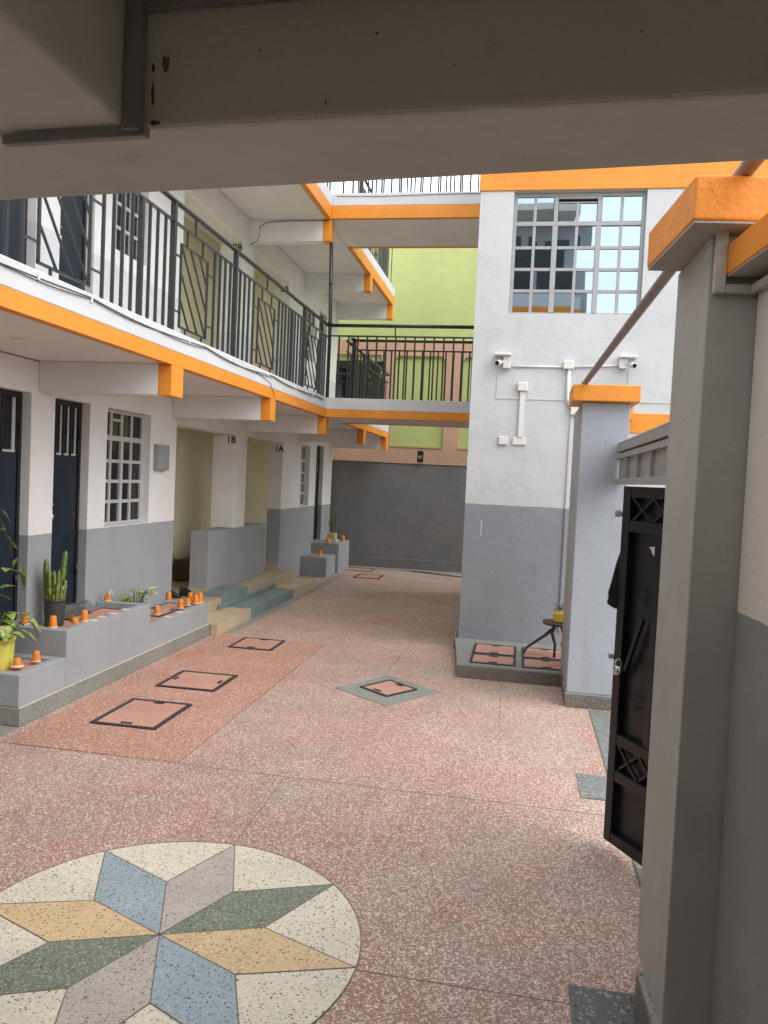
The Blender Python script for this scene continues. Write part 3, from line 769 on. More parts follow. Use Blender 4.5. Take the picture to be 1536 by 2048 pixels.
bump(nt, bs, noise(nt, wpos(nt), 1.3, 1), .04, .02)
M['mirror'] = m
b = MB(); k = 0
for i in range(3):
    a, c_ = bays[i] + (.03 if i else 0), bays[i + 1] - (.03 if i < 2 else 0)
    m_ = (a + c_) / 2; hh = (zt - .028 - z0 - .03) / 4
    for (p, q) in ((a, m_), (m_, c_)):
        for (za, zb_) in [(z0 + .03 + hh * j, z0 + .03 + hh * (j + 1)) for j in range(4)] + [(zt + .022, z1 - (.045 if i != 1 else .1))]:
            # each pane sits at its own very slight tilt, like real putty-set glass
            tx, tz = random.uniform(-.0016, .0016), random.uniform(-.0014, .0014)
            b.face([(p, xd + .022 + tx, za), (q, xd + .022 - tx, za), (q, xd + .022 - tx + tz, zb_), (p, xd + .022 + tx + tz, zb_)])
b.build('pane', M['mirror'], wf)
# raised slab with covers at the tower foot
sl_ = thing('cover_slab', 'low grey terrazzo slab with four inspection covers at the foot of the tower', 'slab', (-.05, 8.7, 0))
b = MB(); b.prism([(-.57, 8.02), (.472, 8.0), (.474, 7.99), (3.0, 7.95), (3.0, TY - .003), (-.71, TY - .003), (-.68, 9.3)], 0, .125); b.build('slab', M['plinth_brown'], sl_, .006)
b = MB(); b.prism([(-.560, 8.03), (.46, 8.01), (2.9, 7.96), (2.9, TY - .006), (-.70, TY - .006)], .1255, .131); b.build('slab_top', M['plinth'], sl_, .003)
for (x0_, x1_, y0_, y1_, lb) in ((-.445, .03, 8.15, 8.56, 'front left inspection cover on the tower slab'), (.09, .6, 8.13, 8.54, 'front right inspection cover on the tower slab, partly behind the pillar'),
                             (-.445, .03, 8.62, 9.12, 'rear left inspection cover on the tower slab'), (.09, .6, 8.60, 9.12, 'rear right inspection cover on the tower slab, under the wooden stool')):
    lid(rect(x0_, x1_, y0_, y1_), .131, lb, .025, True, 'four inspection covers on the tower slab', (0, 2))
# tap on the tower corner
b = MB(); b.tube([(XT - .012, 9.55, .05), (XT - .035, 9.55, .14), (XT - .035, 9.55, .2)], .014, 8); b.box(XT - .07, XT - .02, 9.53, 9.57, .19, .21); b.tube([(XT - .035, 9.55, .17), (XT - .035, 9.49, .17), (XT - .035, 9.475, .14)], .012, 8)
tag(b.build('water_tap', M['steel']), 'small steel water tap at the foot of the tower corner', 'tap')

# electrical items on the tower face
YE = TY - .002
def cam_unit(x, flip, label):
    t = thing('security_camera', label, 'security camera', (x, YE, 3.35), 'security cameras on the tower')
    s = -1 if flip else 1
    b = MB(); b.box(x - .095, x + .095, YE - .13, YE, 3.478, 3.505); b.build('rain_shield', M['plastic'], t, .006)
    b = MB(); b.box(x + s * .0, x + s * .09, YE - .07, YE, 3.335 if not flip else 3.36, 3.476); b.build('junction_box', M['plastic'], t, .008)
    c0 = Vector((x - s * .035, YE - .09, 3.40)); d = Vector((-s * .35, -1, -.28)).normalized()
    b = MB(); b.tube([c0, c0 + d * .085], .03, 16); b.tube([(x + s * .02, YE - .06, 3.41), c0 + d * .02], .014, 8); b.build('camera_body', M['plastic'], t)
    b = MB(); b.tube([c0 + d * .0855, c0 + d * .09], .024, 16); b.build('lens', M['glass'], t)
    return t
cam_unit(-.30, False, 'white security camera under a small shield on the left of the tower wall')
cam_unit(1.10, True, 'white security camera on the right of the tower wall above the pillar')
cd = thing('electrical_conduit', 'white surface conduit with square boxes running between the two cameras and down to the sockets', 'conduit', (.4, YE, 2.5))
b = MB(); b.tube([(-.2, YE - .012, 3.365), (.4, YE - .012, 3.372)], .011, 8); b.tube([(.5, YE - .012, 3.374), (1.02, YE - .012, 3.40)], .011, 8); b.build('pipe', M['plastic'], cd)
b = MB(); b.tube([(.46, YE - .02, 3.35), (.46, YE - .02, 3.0), (.50, YE - .02, 2.9)], .022, 10); b.build('pipe', M['plastic'], cd)
b = MB(); b.box(-.085, -.03, YE - .03, YE, 2.546, 3.079); b.build('trunking', M['plastic'], cd, .004)
for (xa, xb, za, zb_) in ((.39, .505, 3.345, 3.44), (-.115, .0, 3.08, 3.18), (.50, .60, 2.82, 2.98)):
    b = MB(); b.box(xa, xb, YE - .055, YE, za, zb_); b.build('junction_box', M['plastic'], cd, .008)
b = MB(); b.box(-.145, .01, YE - .02, YE, 2.455, 2.545); b.build('socket_plate', M['plastic'], cd, .006)
b = MB(); b.box(-.305, -.2, YE - .03, YE, 2.45, 2.548); b.build('socket_plate', M['plastic'], cd, .008)
b = MB(); b.box(.50, .53, YE - .02, YE, .3, 2.819); b.build('downpipe', M['tower'], cd, .004)
for q in ((-.36, -.345, 3.001, 3.33), (-.36, .42, 2.985, 3.0), (1.12, 1.128, 2.99, 3.34), (1.19, 1.7, 2.985, 3.0)):
    b = MB(); b.box(q[0], q[1], YE - .006, YE, q[2], q[3]); b.build('thin_trunking', M['tower_plain'], cd)

# ------------------------------------------------------------------ boundary wall and the neighbour's house
bw = thing('boundary_wall', 'dark grey boundary wall closing the far end of the courtyard', 'wall', (-2, 17.35, 0))
b = MB(); b.box(-6.5, 4.5, 17.3, 17.5, 0, 2.33); b.build('wall', M['grey_dark'], bw, .01)
b = MB(); b.box(-6.5, 4.5, 17.28, 17.52, 2.3315, 2.352); b.build('coping', M['pink'], bw, .005)
b = MB(); b.box(-3.9, XT + .4, 17.275, 17.299, 0, .22); b.build('skirting', M['grey_dark'], bw, .006)
b = MB(); b.prism([(-2.5, 16.93), (-1.0, 16.35), (-1.0, 16.52), (-2.2, 16.99)], .002, .006)
struct(b.build('drain_channel', M['dark']))
b = MB(); b.box(-2.30, -2.17, 17.19, 17.278, 2.37, 2.62); lo = b
lamp = thing('wall_lamp', 'small dark lamp fixed above the grey boundary wall', 'lamp', (-2.235, 17.24, 2.37))
lo.build('housing', M['frame_black'], lamp, .01)
b = MB(); b.box(-2.28, -2.19, 17.183, 17.189, 2.45, 2.52); b.build('lens', M['steel'], lamp)

nb = thing('neighbour_house', 'lime green house with salmon frames rising behind the boundary wall', 'building', (-2.5, 19.5, 0))
NY = 18.5
b = MB(); b.box(-9, 5, NY, NY + .3, 0, 8.6); b.build('wall', M['green'], nb)
def gp(x0, x1, z0, z1, c=.16, dpt=.05):
    """hole outline with scalloped top corners"""
    pts = [(x0, z0), (x1, z0), (x1, z1 - c)]
    for k in range(1, 5): a = k * math.pi / 10; pts.append((x1 - c + c * math.cos(a), z1 - c + c * math.sin(a)))
    pts += [(x1 - c, z1), (x0 + c, z1)]
    for k in range(1, 5): a = math.pi / 2 + k * math.pi / 10; pts.append((x0 + c + c * math.cos(a), z1 - c + c * math.sin(a)))
    pts.append((x0, z1 - c)); return pts
# salmon frame: pilasters, bands
b = MB()
b.box(-9, 5, NY - .06, NY - .0005, 4.88, 5.22); b.box(-9, 5, NY - .06, NY - .0005, 0, 2.73)
for (xa, xb) in ((-3.42, -3.12), (-1.88, -1.52), (-.1, .3), (-7.2, -6.8)): b.box(xa, xb, NY - .06, NY - .0005, 2.7305, 4.8795)
for (xa, s_) in ((-3.12, 1), (-1.88, -1), (-1.52, 1), (-.1, -1)):
    pts = [(xa, 4.879), (xa + s_ * .2, 4.879)]
    for k in range(1, 6):
        a = k * math.pi / 10; pts.append((xa + s_ * (.2 - .2 * math.sin(a)), 4.879 - .2 + .2 * math.cos(a)))
    if s_ < 0: pts = pts[::-1]
    vb_ = [b.bm.verts.new((p, NY - .06, q)) for p, q in pts]; vt_ = [b.bm.verts.new((p, NY - .0006, q)) for p, q in pts]
    b.bm.faces.new(vb_); b.bm.faces.new(vt_[::-1])
    for i in range(len(pts)): j = (i + 1) % len(pts); b.bm.faces.new([vb_[i], vt_[i], vt_[j], vb_[j]])
b.build('frame', M['pink'], nb)
b = MB()
for (xa, xb) in ((-3.12, -1.88), (-1.52, -.1)):
    b.box(xa + .2, xb - .2, NY - .075, NY - .061, 4.86, 4.895); b.box(xa, xb, NY - .075, NY - .0605, 2.73, 2.76)
b.build('trim', M['green_trim'], nb)
b = MB(); b.box(-4.9, -3.42, NY - .09, NY - .061, 3.2, 4.62); wn = b.build('window', M['glass'], nb)
b = MB(); b.box(-4.95, -3.38, NY - .12, NY - .091, 4.55, 4.72)
for k in range(5): b.box(-4.9 + k * .36, -4.87 + k * .36, NY - .11, NY - .092, 3.2, 4.55)
b.build('window_frame', M['frame_black'], wn)

# ------------------------------------------------------------------ GATE: pillars, header, leaf, pipe
gr_p = 'grey gate pillars with orange caps'
p2 = thing('gate_pillar', 'far blue grey gate pillar with an orange cap and terrazzo foot', 'gate pillar', (.7, 7.6, 0), gr_p)
b = MB(); b.box(.488, .905, 7.3, 7.72, .13, 2.758); b.build('shaft', M['pillar_grey'], p2, .01)
b = MB(); b.box(.476, .918, 7.285, 7.735, 0, .115); b.build('plinth', M['plinth_brown'], p2, .008)
b = MB(); b.box(.4765, .9175, 7.2855, 7.7345, .1155, .1295); b.build('plinth_edge', M['plinth'], p2, .004)
b = MB(); b.box(.492, .80, 7.7205, 8.45, .13, 2.757); b.build('rear_stub', M['pillar_near'], p2, .006)
b = MB(); b.box(.479, .82, 7.736, 8.2, 0, .14); b.build('plinth', M['plinth_brown'], p2, .006)
b = MB(); b.box(.395, .975, 7.21, 7.82, 2.76, 2.905); b.build('cap', M['orange'], p2, .008)
p1 = thing('gate_pillar', 'near gate pillar with a rough orange cap at the right, its shaft in shade', 'gate pillar', (.75, 2.95, 0), gr_p)
b = MB(); b.prism([(.556, 2.72), (1.0, 2.73), (1.0, 3.2), (.541, 3.19)], .185, 2.826); b.build('shaft', M['pillar_near'], p1, .005)
b = MB(); b.prism([(.536, 2.70), (1.02, 2.71), (1.02, 3.07), (.521, 3.06)], 0, .17); b.build('plinth', M['plinth_brown'], p1, .008)
b = MB(); b.prism([(.537, 2.701), (1.019, 2.711), (1.019, 3.069), (.522, 3.059)], .1705, .1845); b.build('plinth_edge', M['plinth'], p1, .004)
b = MB(); b.prism([(.473, 2.585), (1.08, 2.64), (1.03, 3.2), (.418, 3.15)], 2.834, 2.972); b.build('cap', M['orange_rough'], p1, .009, 3)
b = MB(); b.prism([(.477, 2.590), (1.075, 2.644), (1.026, 3.195), (.423, 3.146)], 2.827, 2.8335); b.build('cap_underside', M['pillar_near'], p1)
b = MB(); b.tube([(.66, 1.9, 3.0), (.628, 2.57, 2.998), (.505, 7.41, 2.935), (.49, 8.0, 2.93)], .026, 14)
tag(b.build('steel_pipe', M['pipe']), 'long brown steel pipe laid across the tops of both gate pillars', 'pipe')
hd = thing('gate_header', 'grey metal header panel over the gate between the two pillars', 'gate header', (.82, 5, 2.0))
b = MB()
xh = .80
b.box(xh, xh + .06, 3.22, 7.28, 2.315, 2.375); b.box(xh + .003, xh + .057, 3.22, 7.28, 2.255, 2.298); b.box(xh, xh + .06, 3.22, 7.28, 2.035, 2.085)
yy = 3.5
while yy < 7.2:
    b.box(xh + .005, xh + .055, yy, yy + .03, 2.0855, 2.2545); yy += .62
b.build('frame', M['gatepanel'], hd, .004)
b = MB(); b.box(xh + .035, xh + .04, 3.22, 7.28, 2.085, 2.3145)
b.build('sheet', M['gatepanel'], hd)
b = MB(); b.tube([(xh + .03, 3.22, 2.39), (xh + .03, 7.28, 2.39)], .018, 8); b.build('top_tube', M['trunk'], hd)

# gate leaf standing open, seen from inside
e0 = Vector((.567, 4.5, 0)); dr_ = Vector((.5, -.866, 0)); nr = Vector((-.866, -.5, 0))   # nr points to the courtyard viewer
gl = thing('gate_leaf', 'black steel gate leaf standing open behind the near pillar', 'gate', e0 + dr_ * .7)
GW = 1.45
def gbar(s0, z0, s1, z1, w_, d_, off=0.0, mb=None):
    a = e0 + dr_ * s0 + nr * off; c_ = e0 + dr_ * s1 + nr * off
    mb.bar((a.x, a.y, z0), (c_.x, c_.y, z1), d_, w_, (0, 0, 1) if abs(z1 - z0) < 1e-6 else tuple(dr_))
b = MB()
for s0 in (.03, GW - .03): gbar(s0, .05, s0, 2.015, .06, .05, 0, b)
for zz in (.08, .43, .63, 1.80, 1.985): gbar(.061, zz, GW - .061, zz, .06, .046, 0, b)
for s0 in (.30, .44, .75, 1.08): gbar(s0, .661, s0, 1.769, .05, .04, 0, b)
b.build('frame', M['black'], gl, .004)
def plate(z0, z1, off, mat, nm):
    b = MB(); a = e0 + dr_ * .06 + nr * off; c_ = e0 + dr_ * (GW - .06) + nr * off; t_ = nr * .003
    b.prism([(a.x, a.y), (c_.x, c_.y), (c_.x + t_.x, c_.y + t_.y), (a.x + t_.x, a.y + t_.y)], z0, z1); return b.build(nm, mat, gl)
plate(.09, 1.98, -.018, M['black'], 'sheet')
b = MB()
for (za, zb_) in ((.461, .599), (1.83, 1.955)):
    s = .07
    while s < GW - .2:
        gbar(s, za, s + .17, zb_, .014, .014, .004, b); gbar(s, zb_, s + .17, za, .014, .014, .010, b); s += .17
for (sc, zc, rr) in ((.19, 1.42, .036), (.17, .86, .036)):
    cpt = e0 + dr_ * sc + nr * .012
    pts = [cpt + dr_ * (rr * math.cos(k * math.pi / 8)) + Vector((0, 0, zc + rr * math.sin(k * math.pi / 8))) for k in range(17)]
    b2_ = MB(); b2_.tube(pts, .004, 6); b2_.build('ring', M['black'], gl)
b.build('lattice', M['black'], gl)
b = MB(); gbar(.10, 1.02, .22, 1.32, .02, .02, .02, b); b.build('stay_bar', M['black'], gl)
b = MB()
a = e0 - dr_ * .02 + nr * .0
b.tube([(a.x, a.y, 1.05), (a.x, a.y, 2.03)], .005, 8); b.tube([(a.x, a.y, .7), (a.x, a.y, 1.02)], .007, 8)
for zc in (1.86, 1.07): b.box(a.x - .035, a.x + .02, a.y - .02, a.y + .02, zc - .012, zc + .012)
b.tube([(a.x - .03, a.y, 1.845), (a.x - .03, a.y, 1.88)], .016, 8)
b.build('bolt', M['trunk'], gl)
b = MB(); a = e0 + dr_ * .05 + nr * .03; b.lathe((a.x, a.y, .985), [(.022, 0), (.026, .01), (.026, .045), (.02, .05)], 12)
b.tube([(a.x - .016, a.y, 1.03), (a.x - .016, a.y, 1.06), (a.x, a.y, 1.075), (a.x + .016, a.y, 1.06), (a.x + .016, a.y, 1.03)], .005, 6)
b.build('padlock', M['steel'], gl)
b = MB(); a = e0 + dr_ * .215 + nr * .006
q = [(0, 0), (.075, .012), (.075, -.075), (.05, -.045), (.028, -.03), (.02, -.012)]
vb_ = [a + dr_ * u + Vector((0, 0, 1.70 + v_)) for u, v_ in q]; b.face(vb_); b.hexa([p - nr * .001 for p in vb_], [p + nr * .001 for p in vb_])
b.build('torn_sticker', M['paper'], gl)
b = MB()
q = [(.0, 1.66), (-.012, 1.655), (-.03, 1.59), (-.052, 1.48), (-.066, 1.42), (-.063, 1.40), (-.07, 1.36), (-.045, 1.345), (-.02, 1.335), (-.008, 1.345), (.0, 1.40)]
ln = [(e0.x + u, e0.y + .02 + .006 * math.sin(z_ * 40), z_) for u, z_ in q]
b.hexa([(x_, y_ - .022 - .012 * math.sin(k * 1.9), z_) for k, (x_, y_, z_) in enumerate(ln)], [(x_, y_ + .03, z_) for x_, y_, z_ in ln])
tag(b.build('hanging_bag', M['cloth'], None, .006), 'black cloth bag hanging from the edge of the open gate leaf', 'bag')

# right hand wall in the foreground, turned a few degrees, with its orange coping
cw = math.cos(R(5.9)); sw = math.sin(R(5.9))
rw = thing('side_wall', 'shaded cream wall with an orange coping at the right edge', 'wall', (.8, 2, 0))
def rwp(x, s): return (x + s * .103, 2.718 - s)   # s metres towards the viewer
b = MB(); b.prism([rwp(.705, 0), rwp(.705, 4.5), rwp(.93, 4.5), rwp(.93, 0)][::-1], 0, 2.688); b.build('wall', M['side'], rw, .01)
b = MB(); b.prism([rwp(.600, .02), rwp(.600, 1.35), rwp(1.0, 1.35), rwp(1.0, .02)][::-1], 2.694, 2.792); b.build('coping', M['orange_rough'], rw, .006)
b = MB(); b.prism([rwp(.604, .024), rwp(.604, 1.346), rwp(.996, 1.346), rwp(.996, .024)][::-1], 2.6885, 2.6935); b.build('coping_underside', M['pillar_near'], rw)
tr = thing('cable_trunking', 'pale weathered cable trunking bent round the orange coping on the near pillar', 'cable trunking', (.64, 2.7, 2.6))
b = MB(); b.box(.567, .603, 2.688, 2.718, 2.637, 2.86); b.build('upright', M['trunk_w'], tr, .003)
b = MB(); b.box(.6035, .70, 2.689, 2.7175, 2.637, 2.665); b.build('crosspiece', M['trunk_w'], tr, .003)
b = MB(); b.box(.604, .69, 2.688, 2.7175, 2.834, 2.86); b.build('upper_crosspiece', M['trunk_w'], tr, .003)
b = MB(); q = [rwp(.704, .03), rwp(.704, 1.3), rwp(.675, 1.3), rwp(.675, .03)]; b.prism(q, 2.637, 2.664); b.build('wall_run', M['trunk_w'], tr, .003)

# ------------------------------------------------------------------ CANOPY over the viewer (ground floor of the gate building)
cn = thing('gate_building', 'shaded beams and ceiling of the building the courtyard is seen from', 'building', (0, -1, 2.5))
b = MB(); b.hexa([(-3.2, 1.34, 2.5), (-3.2, 1.255, 2.5), (.0, 1.255, 2.5)][:0] + [(-3.4, 1.26, 2.5), (1.6, .998, 2.5), (1.6, 1.18, 2.5), (-3.4, 1.608, 2.5)],
                 [(-3.4, 1.26, 2.95), (1.6, .998, 2.95), (1.6, 1.18, 2.95), (-3.4, 1.608, 2.95)]); b.build('beam', M['canopy'], cn, .012, 3)
b = MB(); b.prism([(-.815, -2.4), (-.604, -2.4), (-.604, 1.11), (-.815, 1.12)], 2.501, 2.70); b.build('beam', M['canopy'], cn, .012, 3)
b = MB(); b.prism([(-3.4, -2.4), (1.6, -2.4), (1.6, .996), (-3.4, 1.258)], 2.678, 2.94); b.build('ceiling', M['canopy'], cn)
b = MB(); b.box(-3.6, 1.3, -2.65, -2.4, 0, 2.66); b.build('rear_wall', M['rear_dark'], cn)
b = MB(); b.box(-3.6, 1.3, -2.65, -2.4, 2.662, 8.9); b.build('upper_front', M['rear_up'], cn)
b = MB(); b.box(-3.6, 1.12, -2.40 + .001, -2.1, 6.22, 6.52); b.build('orange_band', M['orange'], cn)
b = MB(); b.box(-3.6, 1.12, -2.399, -2.12, 6.521, 6.86); b.build('white_band', M['fascia'], cn)
b = MB()
for k in range(4): b.box(-3.0 + k * 1.05, -2.15 + k * 1.05, -2.395, -2.38, 7.0, 8.5)
b.build('window', M['glass'], cn)
b = MB(); b.box(-3.6, 1.2, -2.6, -1.5, 8.9, 9.05); b.build('roof', M['soffit'], cn)
b = MB(); b.box(-3.7, -3.5, -2.4, -.6, 0, 2.67); b.build('end_wall', M['canopy'], cn)
t1 = thing('steel_trunking', 'grey steel cable trunking in the corner of the overhead beams', 'cable trunking', (-.6, 1.1, 2.5))
b = MB(); b.prism([(-.6035, 1.088), (-.578, 1.088), (-.578, 1.110), (-.6035, 1.111)], 2.490, 2.6775); b.build('upright', M['trunk'], t1, .002)
b = MB(); b.prism([(-.815, 1.114), (-.572, 1.098), (-.570, 1.113), (-.813, 1.128)], 2.484, 2.4995); b.build('underside_run', M['trunk'], t1, .002)
b = MB(); b.prism([(-.5775, 1.098), (.3, 1.052), (.3, 1.0645), (-.5775, 1.110)], 2.664, 2.6775); b.build('ceiling_run', M['trunk'], t1, .002)
rust = simple('rust', (.20, .12, .05), .9, var=.6, scale=90)
rr_ = random.Random(2)
for (x, z, sx, sz) in ((-.548, 2.592, .005, .014), (-.567, 2.585, .0025, .008), (-.567, 2.545, .003, .020), (-.562, 2.507, .007, .004), (-.40, 2.6, .0015, .0015), (-.30, 2.52, .001, .005), (-.23, 2.61, .002, .002), (-.12, 2.56, .0012, .0012), (.12, 2.585, .0016, .001)):
    yf = 1.26 - .0524 * (x + 3.4)
    pts = []
    for k in range(11):
        a = 2 * math.pi * k / 11; w_ = rr_.uniform(.55, 1.25); pts.append((x + sx * w_ * math.cos(a), z + sz * w_ * math.sin(a)))
    b = MB(); b.hexa([(p, yf - .0011, q) for p, q in pts], [(p, yf - .0003, q) for p, q in pts]); b.build('rust_mark', rust, t1)

# cables along the fascia
cb = thing('fascia_cables', 'two thin black cables clipped along the white slab edge of the first floor', 'cable', (XF, 7, 3.1))
for j in range(2):
    pts = []; y = 1.0
    ctrl = [3.13, 3.10, 3.128, 3.105, 3.13, 3.10, 3.13, 3.09, 3.13, 3.10, 3.12, 3.135]
    while y < 11.5:
        k = y - 1.0; i = int(k); fq = k - i; z = ctrl[i % 12] * (1 - fq) + ctrl[(i + 1) % 12] * fq
        sag = -.018 * math.sin(fq * math.pi) * (1 if j else .35)
        pts.append((XF + .008 + j * .003, y, z + sag - j * .006 + .004 * math.sin(y * 3.1 + j * 2))); y += .125
    b = MB(); b.tube(pts, .0035, 6); b.build('cable', M['cable'], cb)
b = MB(); b.tube([(XF + .008, 8.4, 3.10), (XF + .008, 8.9, 3.04), (XF + .008, 9.1, 2.9)], .003, 6); b.build('cable', M['cable'], cb)
b = MB()
for y in (2.2, 3.3, 4.4, 5.0, 5.6, 6.6, 7.7, 8.8, 9.9, 10.8): b.box(XF + .002, XF + .016, y, y + .018, 3.10, 3.135)
b.build('clip', M['plastic'], cb)
b = MB(); yb_ = 11.43
b.tube([(XF - .05, yb_, 5.73), (-3.3, yb_, 5.725), (-3.62, yb_, 5.728), (-3.95, yb_, 5.71), (-4.05, yb_, 5.64), (-4.06, yb_, 5.5), (-4.1, yb_, 5.43), (-4.19, yb_, 5.38)], .005, 6)
tag(b.build('loose_cable', M['cable']), 'thin dark cable running along the upper corridor beam by the corner post', 'cable')
b = MB(); b.tube([(-2.9, 11.44, 6.08), (-2.2, 11.44, 6.07), (-1.5, 11.44, 6.085), (-.7, 11.44, 6.09)], .004, 6)
tag(b.build('bridge_cable', M['cable']), 'thin cable clipped along the upper bridge edge', 'cable')

# ------------------------------------------------------------------ orange cups
def cup(loc, label, grp, h=.085, r=.034, base=False, lean=0.0):
    t = thing('orange_cup', label, 'cup', loc, grp)
    b = MB(); b.lathe(loc, [(r, 0.002), (r * 1.0, .006), (r * .78, h * .86), (r * .70, h * .97), (r * .35, h)], 20); b.build('cup_body', M['cup'], t)
    b = MB(); b.lathe(loc, [(r * 1.12, 0), (r * 1.15, .004), (r * 1.03, .009)] if not base else [(r * 1.45, 0), (r * 1.5, .006), (r * 1.05, .014)], 20); b.build('rim', M['cupstain'], t)
    if lean: t.rotation_euler = (0, lean, 0)
    return t
G = 'upturned orange cups on the platforms'
cup((-3.812, 5.548, .393), 'short orange cup with a pale saucer base on the lowest platform beside the yellow pot', G, .07, .034, True)
cup((-3.785, 5.753, .393), 'domed orange cup on the lowest platform next to the higher step', G, .085, .033)
cup((-4.10, 6.06, .615), 'orange cup half hidden behind the leaves of the yellow pot plant', G, .10, .034)
cup((-3.82, 6.03, .615), 'orange cup on the front corner of the tallest platform before the cactus pot', G, .10, .034)
cup((-3.735, 6.37, .615), 'orange cup on the rim of the tallest platform right of the cactus pot', G, .10, .034)
hc = cup((-4.10, 7.42, .615), 'orange cup with white dribbles and a handle against the grey dado', G, .085, .034)
cup((-3.86, 8.05, .395), 'paint streaked orange cup at the near end of the lower platform', G, .095, .034)
cup((-4.166, 9.0, .375), 'orange cup against the wall corner by the porch shoes', G, .11, .036)
cup((-3.79, 8.50, .395), 'tall orange cup at the near end of the cluster beside the porch step', G, .105, .036)
cup((-3.80, 8.72, .395), 'squat orange cup in the middle of the cluster beside the porch step', G, .08, .036)
cup((-3.86, 8.93, .395), 'orange cup standing behind the cluster beside the porch step', G, .12, .037)
cup((-3.76, 8.86, .395), 'front orange cup of the far trio beside the porch step', G, .11, .036)
cup((-3.74, 8.94, .395), 'farthest orange cup at the end of the lower platform', G, .125, .038)
cup((-3.85, 15.72, .61), 'orange cup on the far end platform beside the pale planter', G, .10, .05)
cup((-3.71, 16.42, .61), 'orange cup on the outer corner of the far end platform', G, .12, .05)
cup((-3.86, 15.12, .397), 'orange cup alone on the lower step of the far end platform', G, .11, .045)
# cup handle
b = MB(); c0 = Vector((-4.065, 7.42, .66)); b.tube([c0 + Vector((0, -.03, 0)), c0 + Vector((0, -.03, .045)), c0 + Vector((0, 0, .07)), c0 + Vector((0, .03, .045)), c0 + Vector((0, .03, 0))], .006, 8)
b.build('handle', M['plastic'], hc)
# toppled cup
b = MB(); b.tube([(-3.80, 6.29, .64), (-3.73, 6.24, .635)], .03, 16, .022)
tag(b.build('toppled_cup', M['cup']), 'orange cup lying on its side near the cactus pot', 'cup')
# pale discs left by cups
for i, (x, y, z, lb) in enumerate(((-3.685, 6.43, .615, 'pale disc on the platform rim nearest the lying cup'), (-3.70, 6.60, .615, 'second pale disc on the tallest platform rim'), (-3.70, 6.80, .615, 'third pale disc on the tallest platform rim'),
                                   (-3.70, 7.04, .615, 'farthest pale disc on the tallest platform rim'), (-3.69, 7.95, .395, 'nearer pale disc on the lower platform rim'), (-3.69, 8.24, .395, 'farther pale disc on the lower platform rim'))):
    b = MB(); b.lathe((x, y, z + .0003), [(.042, 0), (.045, .002), (.04, .004)], 20)
    tag(b.build('pale_disc', M['cupstain']), lb, 'disc', 'pale cup marks on the platform rims')

# ------------------------------------------------------------------ plants
def leaf_mesh(mb, base, direc, length, width, droop=.3, fold=.25, heart=True):
    d = Vector(direc).normalized(); side = d.cross(Vector((0, 0, 1)))
    if side.length < .05: side = Vector((1, 0, 0))
    side.normalize(); nrm = side.cross(d).normalized()
    prof = [(0.0, .0), (.08, .62), (.25, 1.0), (.45, .92), (.65, .66), (.85, .3), (1.0, .0)] if heart else [(0, 0), (.15, .5), (.4, 1), (.7, .7), (1, 0)]
    mid, L_, R_ = [], [], []
    for (t, wv) in prof:
        c = Vector(base) + d * (length * t) - Vector((0, 0, 1)) * (droop * length * t * t)
        mid.append(mb.bm.verts.new(c))
        if wv > 0:
            o = side * (width * wv / 2); l = nrm * (fold * width * wv / 2)
            L_.append(mb.bm.verts.new(c - o + l)); R_.append(mb.bm.verts.new(c + o + l))
        else: L_.append(None); R_.append(None)
    for i in range(len(prof) - 1):
        for S_ in (L_, R_):
            vs = [v_ for v_ in (mid[i], mid[i + 1], S_[i + 1], S_[i]) if v_ is not None]
            f = mb.bm.faces.new(vs); f.smooth = True; f.material_index = mb.mi
def ribbed_pot(loc, r, h, mat, parent, rings=0):
    prof = [(r * .86, 0)]
    n_ = max(6, rings * 2)
    for i in range(n_ + 1):
        t_ = i / n_; rr = r * (.88 + .12 * t_) * (1 + (.055 if (rings and i % 2) else 0)); prof.append((rr, .004 + (h - .02) * t_))
    prof += [(r * 1.05, h - .014), (r * 1.05, h), (r * .95, h), (r * .93, h - .03)]
    b = MB(); b.lathe(loc, prof, 28); return b.build('pot', mat, parent)
# yellow pot with pothos
pl = thing('potted_pothos', 'broad leaved variegated plant in a lime yellow pot at the left edge', 'potted plant', (-3.98, 5.56, .366))
ribbed_pot((-3.98, 5.56, .366), .115, .24, M['pot_yellow'], pl)
b = MB(); b.lathe((-3.98, 5.56, .575), [(.1, 0), (.1, .01), (.05, .015)], 16); b.build('soil', M['soil'], pl)
rl = random.Random(3)
b = MB(); st = MB()
for i in range(34):
    a = rl.uniform(0, 2 * math.pi); rr = rl.uniform(.02, .15); z = rl.uniform(.62, .80)
    p = Vector((-3.98 + rr * math.cos(a), 5.56 + rr * math.sin(a), z)); d = Vector((math.cos(a) + rl.uniform(-.5, .5), math.sin(a) + rl.uniform(-.5, .5), rl.uniform(-.5, .35)))
    leaf_mesh(b, p, d, rl.uniform(.09, .14), rl.uniform(.075, .11), rl.uniform(.2, .6)); st.tube([(-3.98, 5.56, .58), (p + Vector((-3.98, 5.56, .62))) / 2 + Vector((0, 0, .05)), p], .003, 5)
for (p, d) in (((-3.93, 5.80, .73), (.3, .5, .5)), ((-3.90, 5.83, .69), (.5, .5, -.9)), ((-3.93, 5.76, .63), (.6, .3, -.2)), ((-3.92, 5.82, .72), (.9, .2, -.4))):
    leaf_mesh(b, p, d, .13, .085, .5); st.tube([(-3.98, 5.6, .6), (-3.95, 5.7, .66), p], .003, 5)
b.build('leaf', M['leaf'], pl); st.build('stem', M['leaf_dark'], pl)
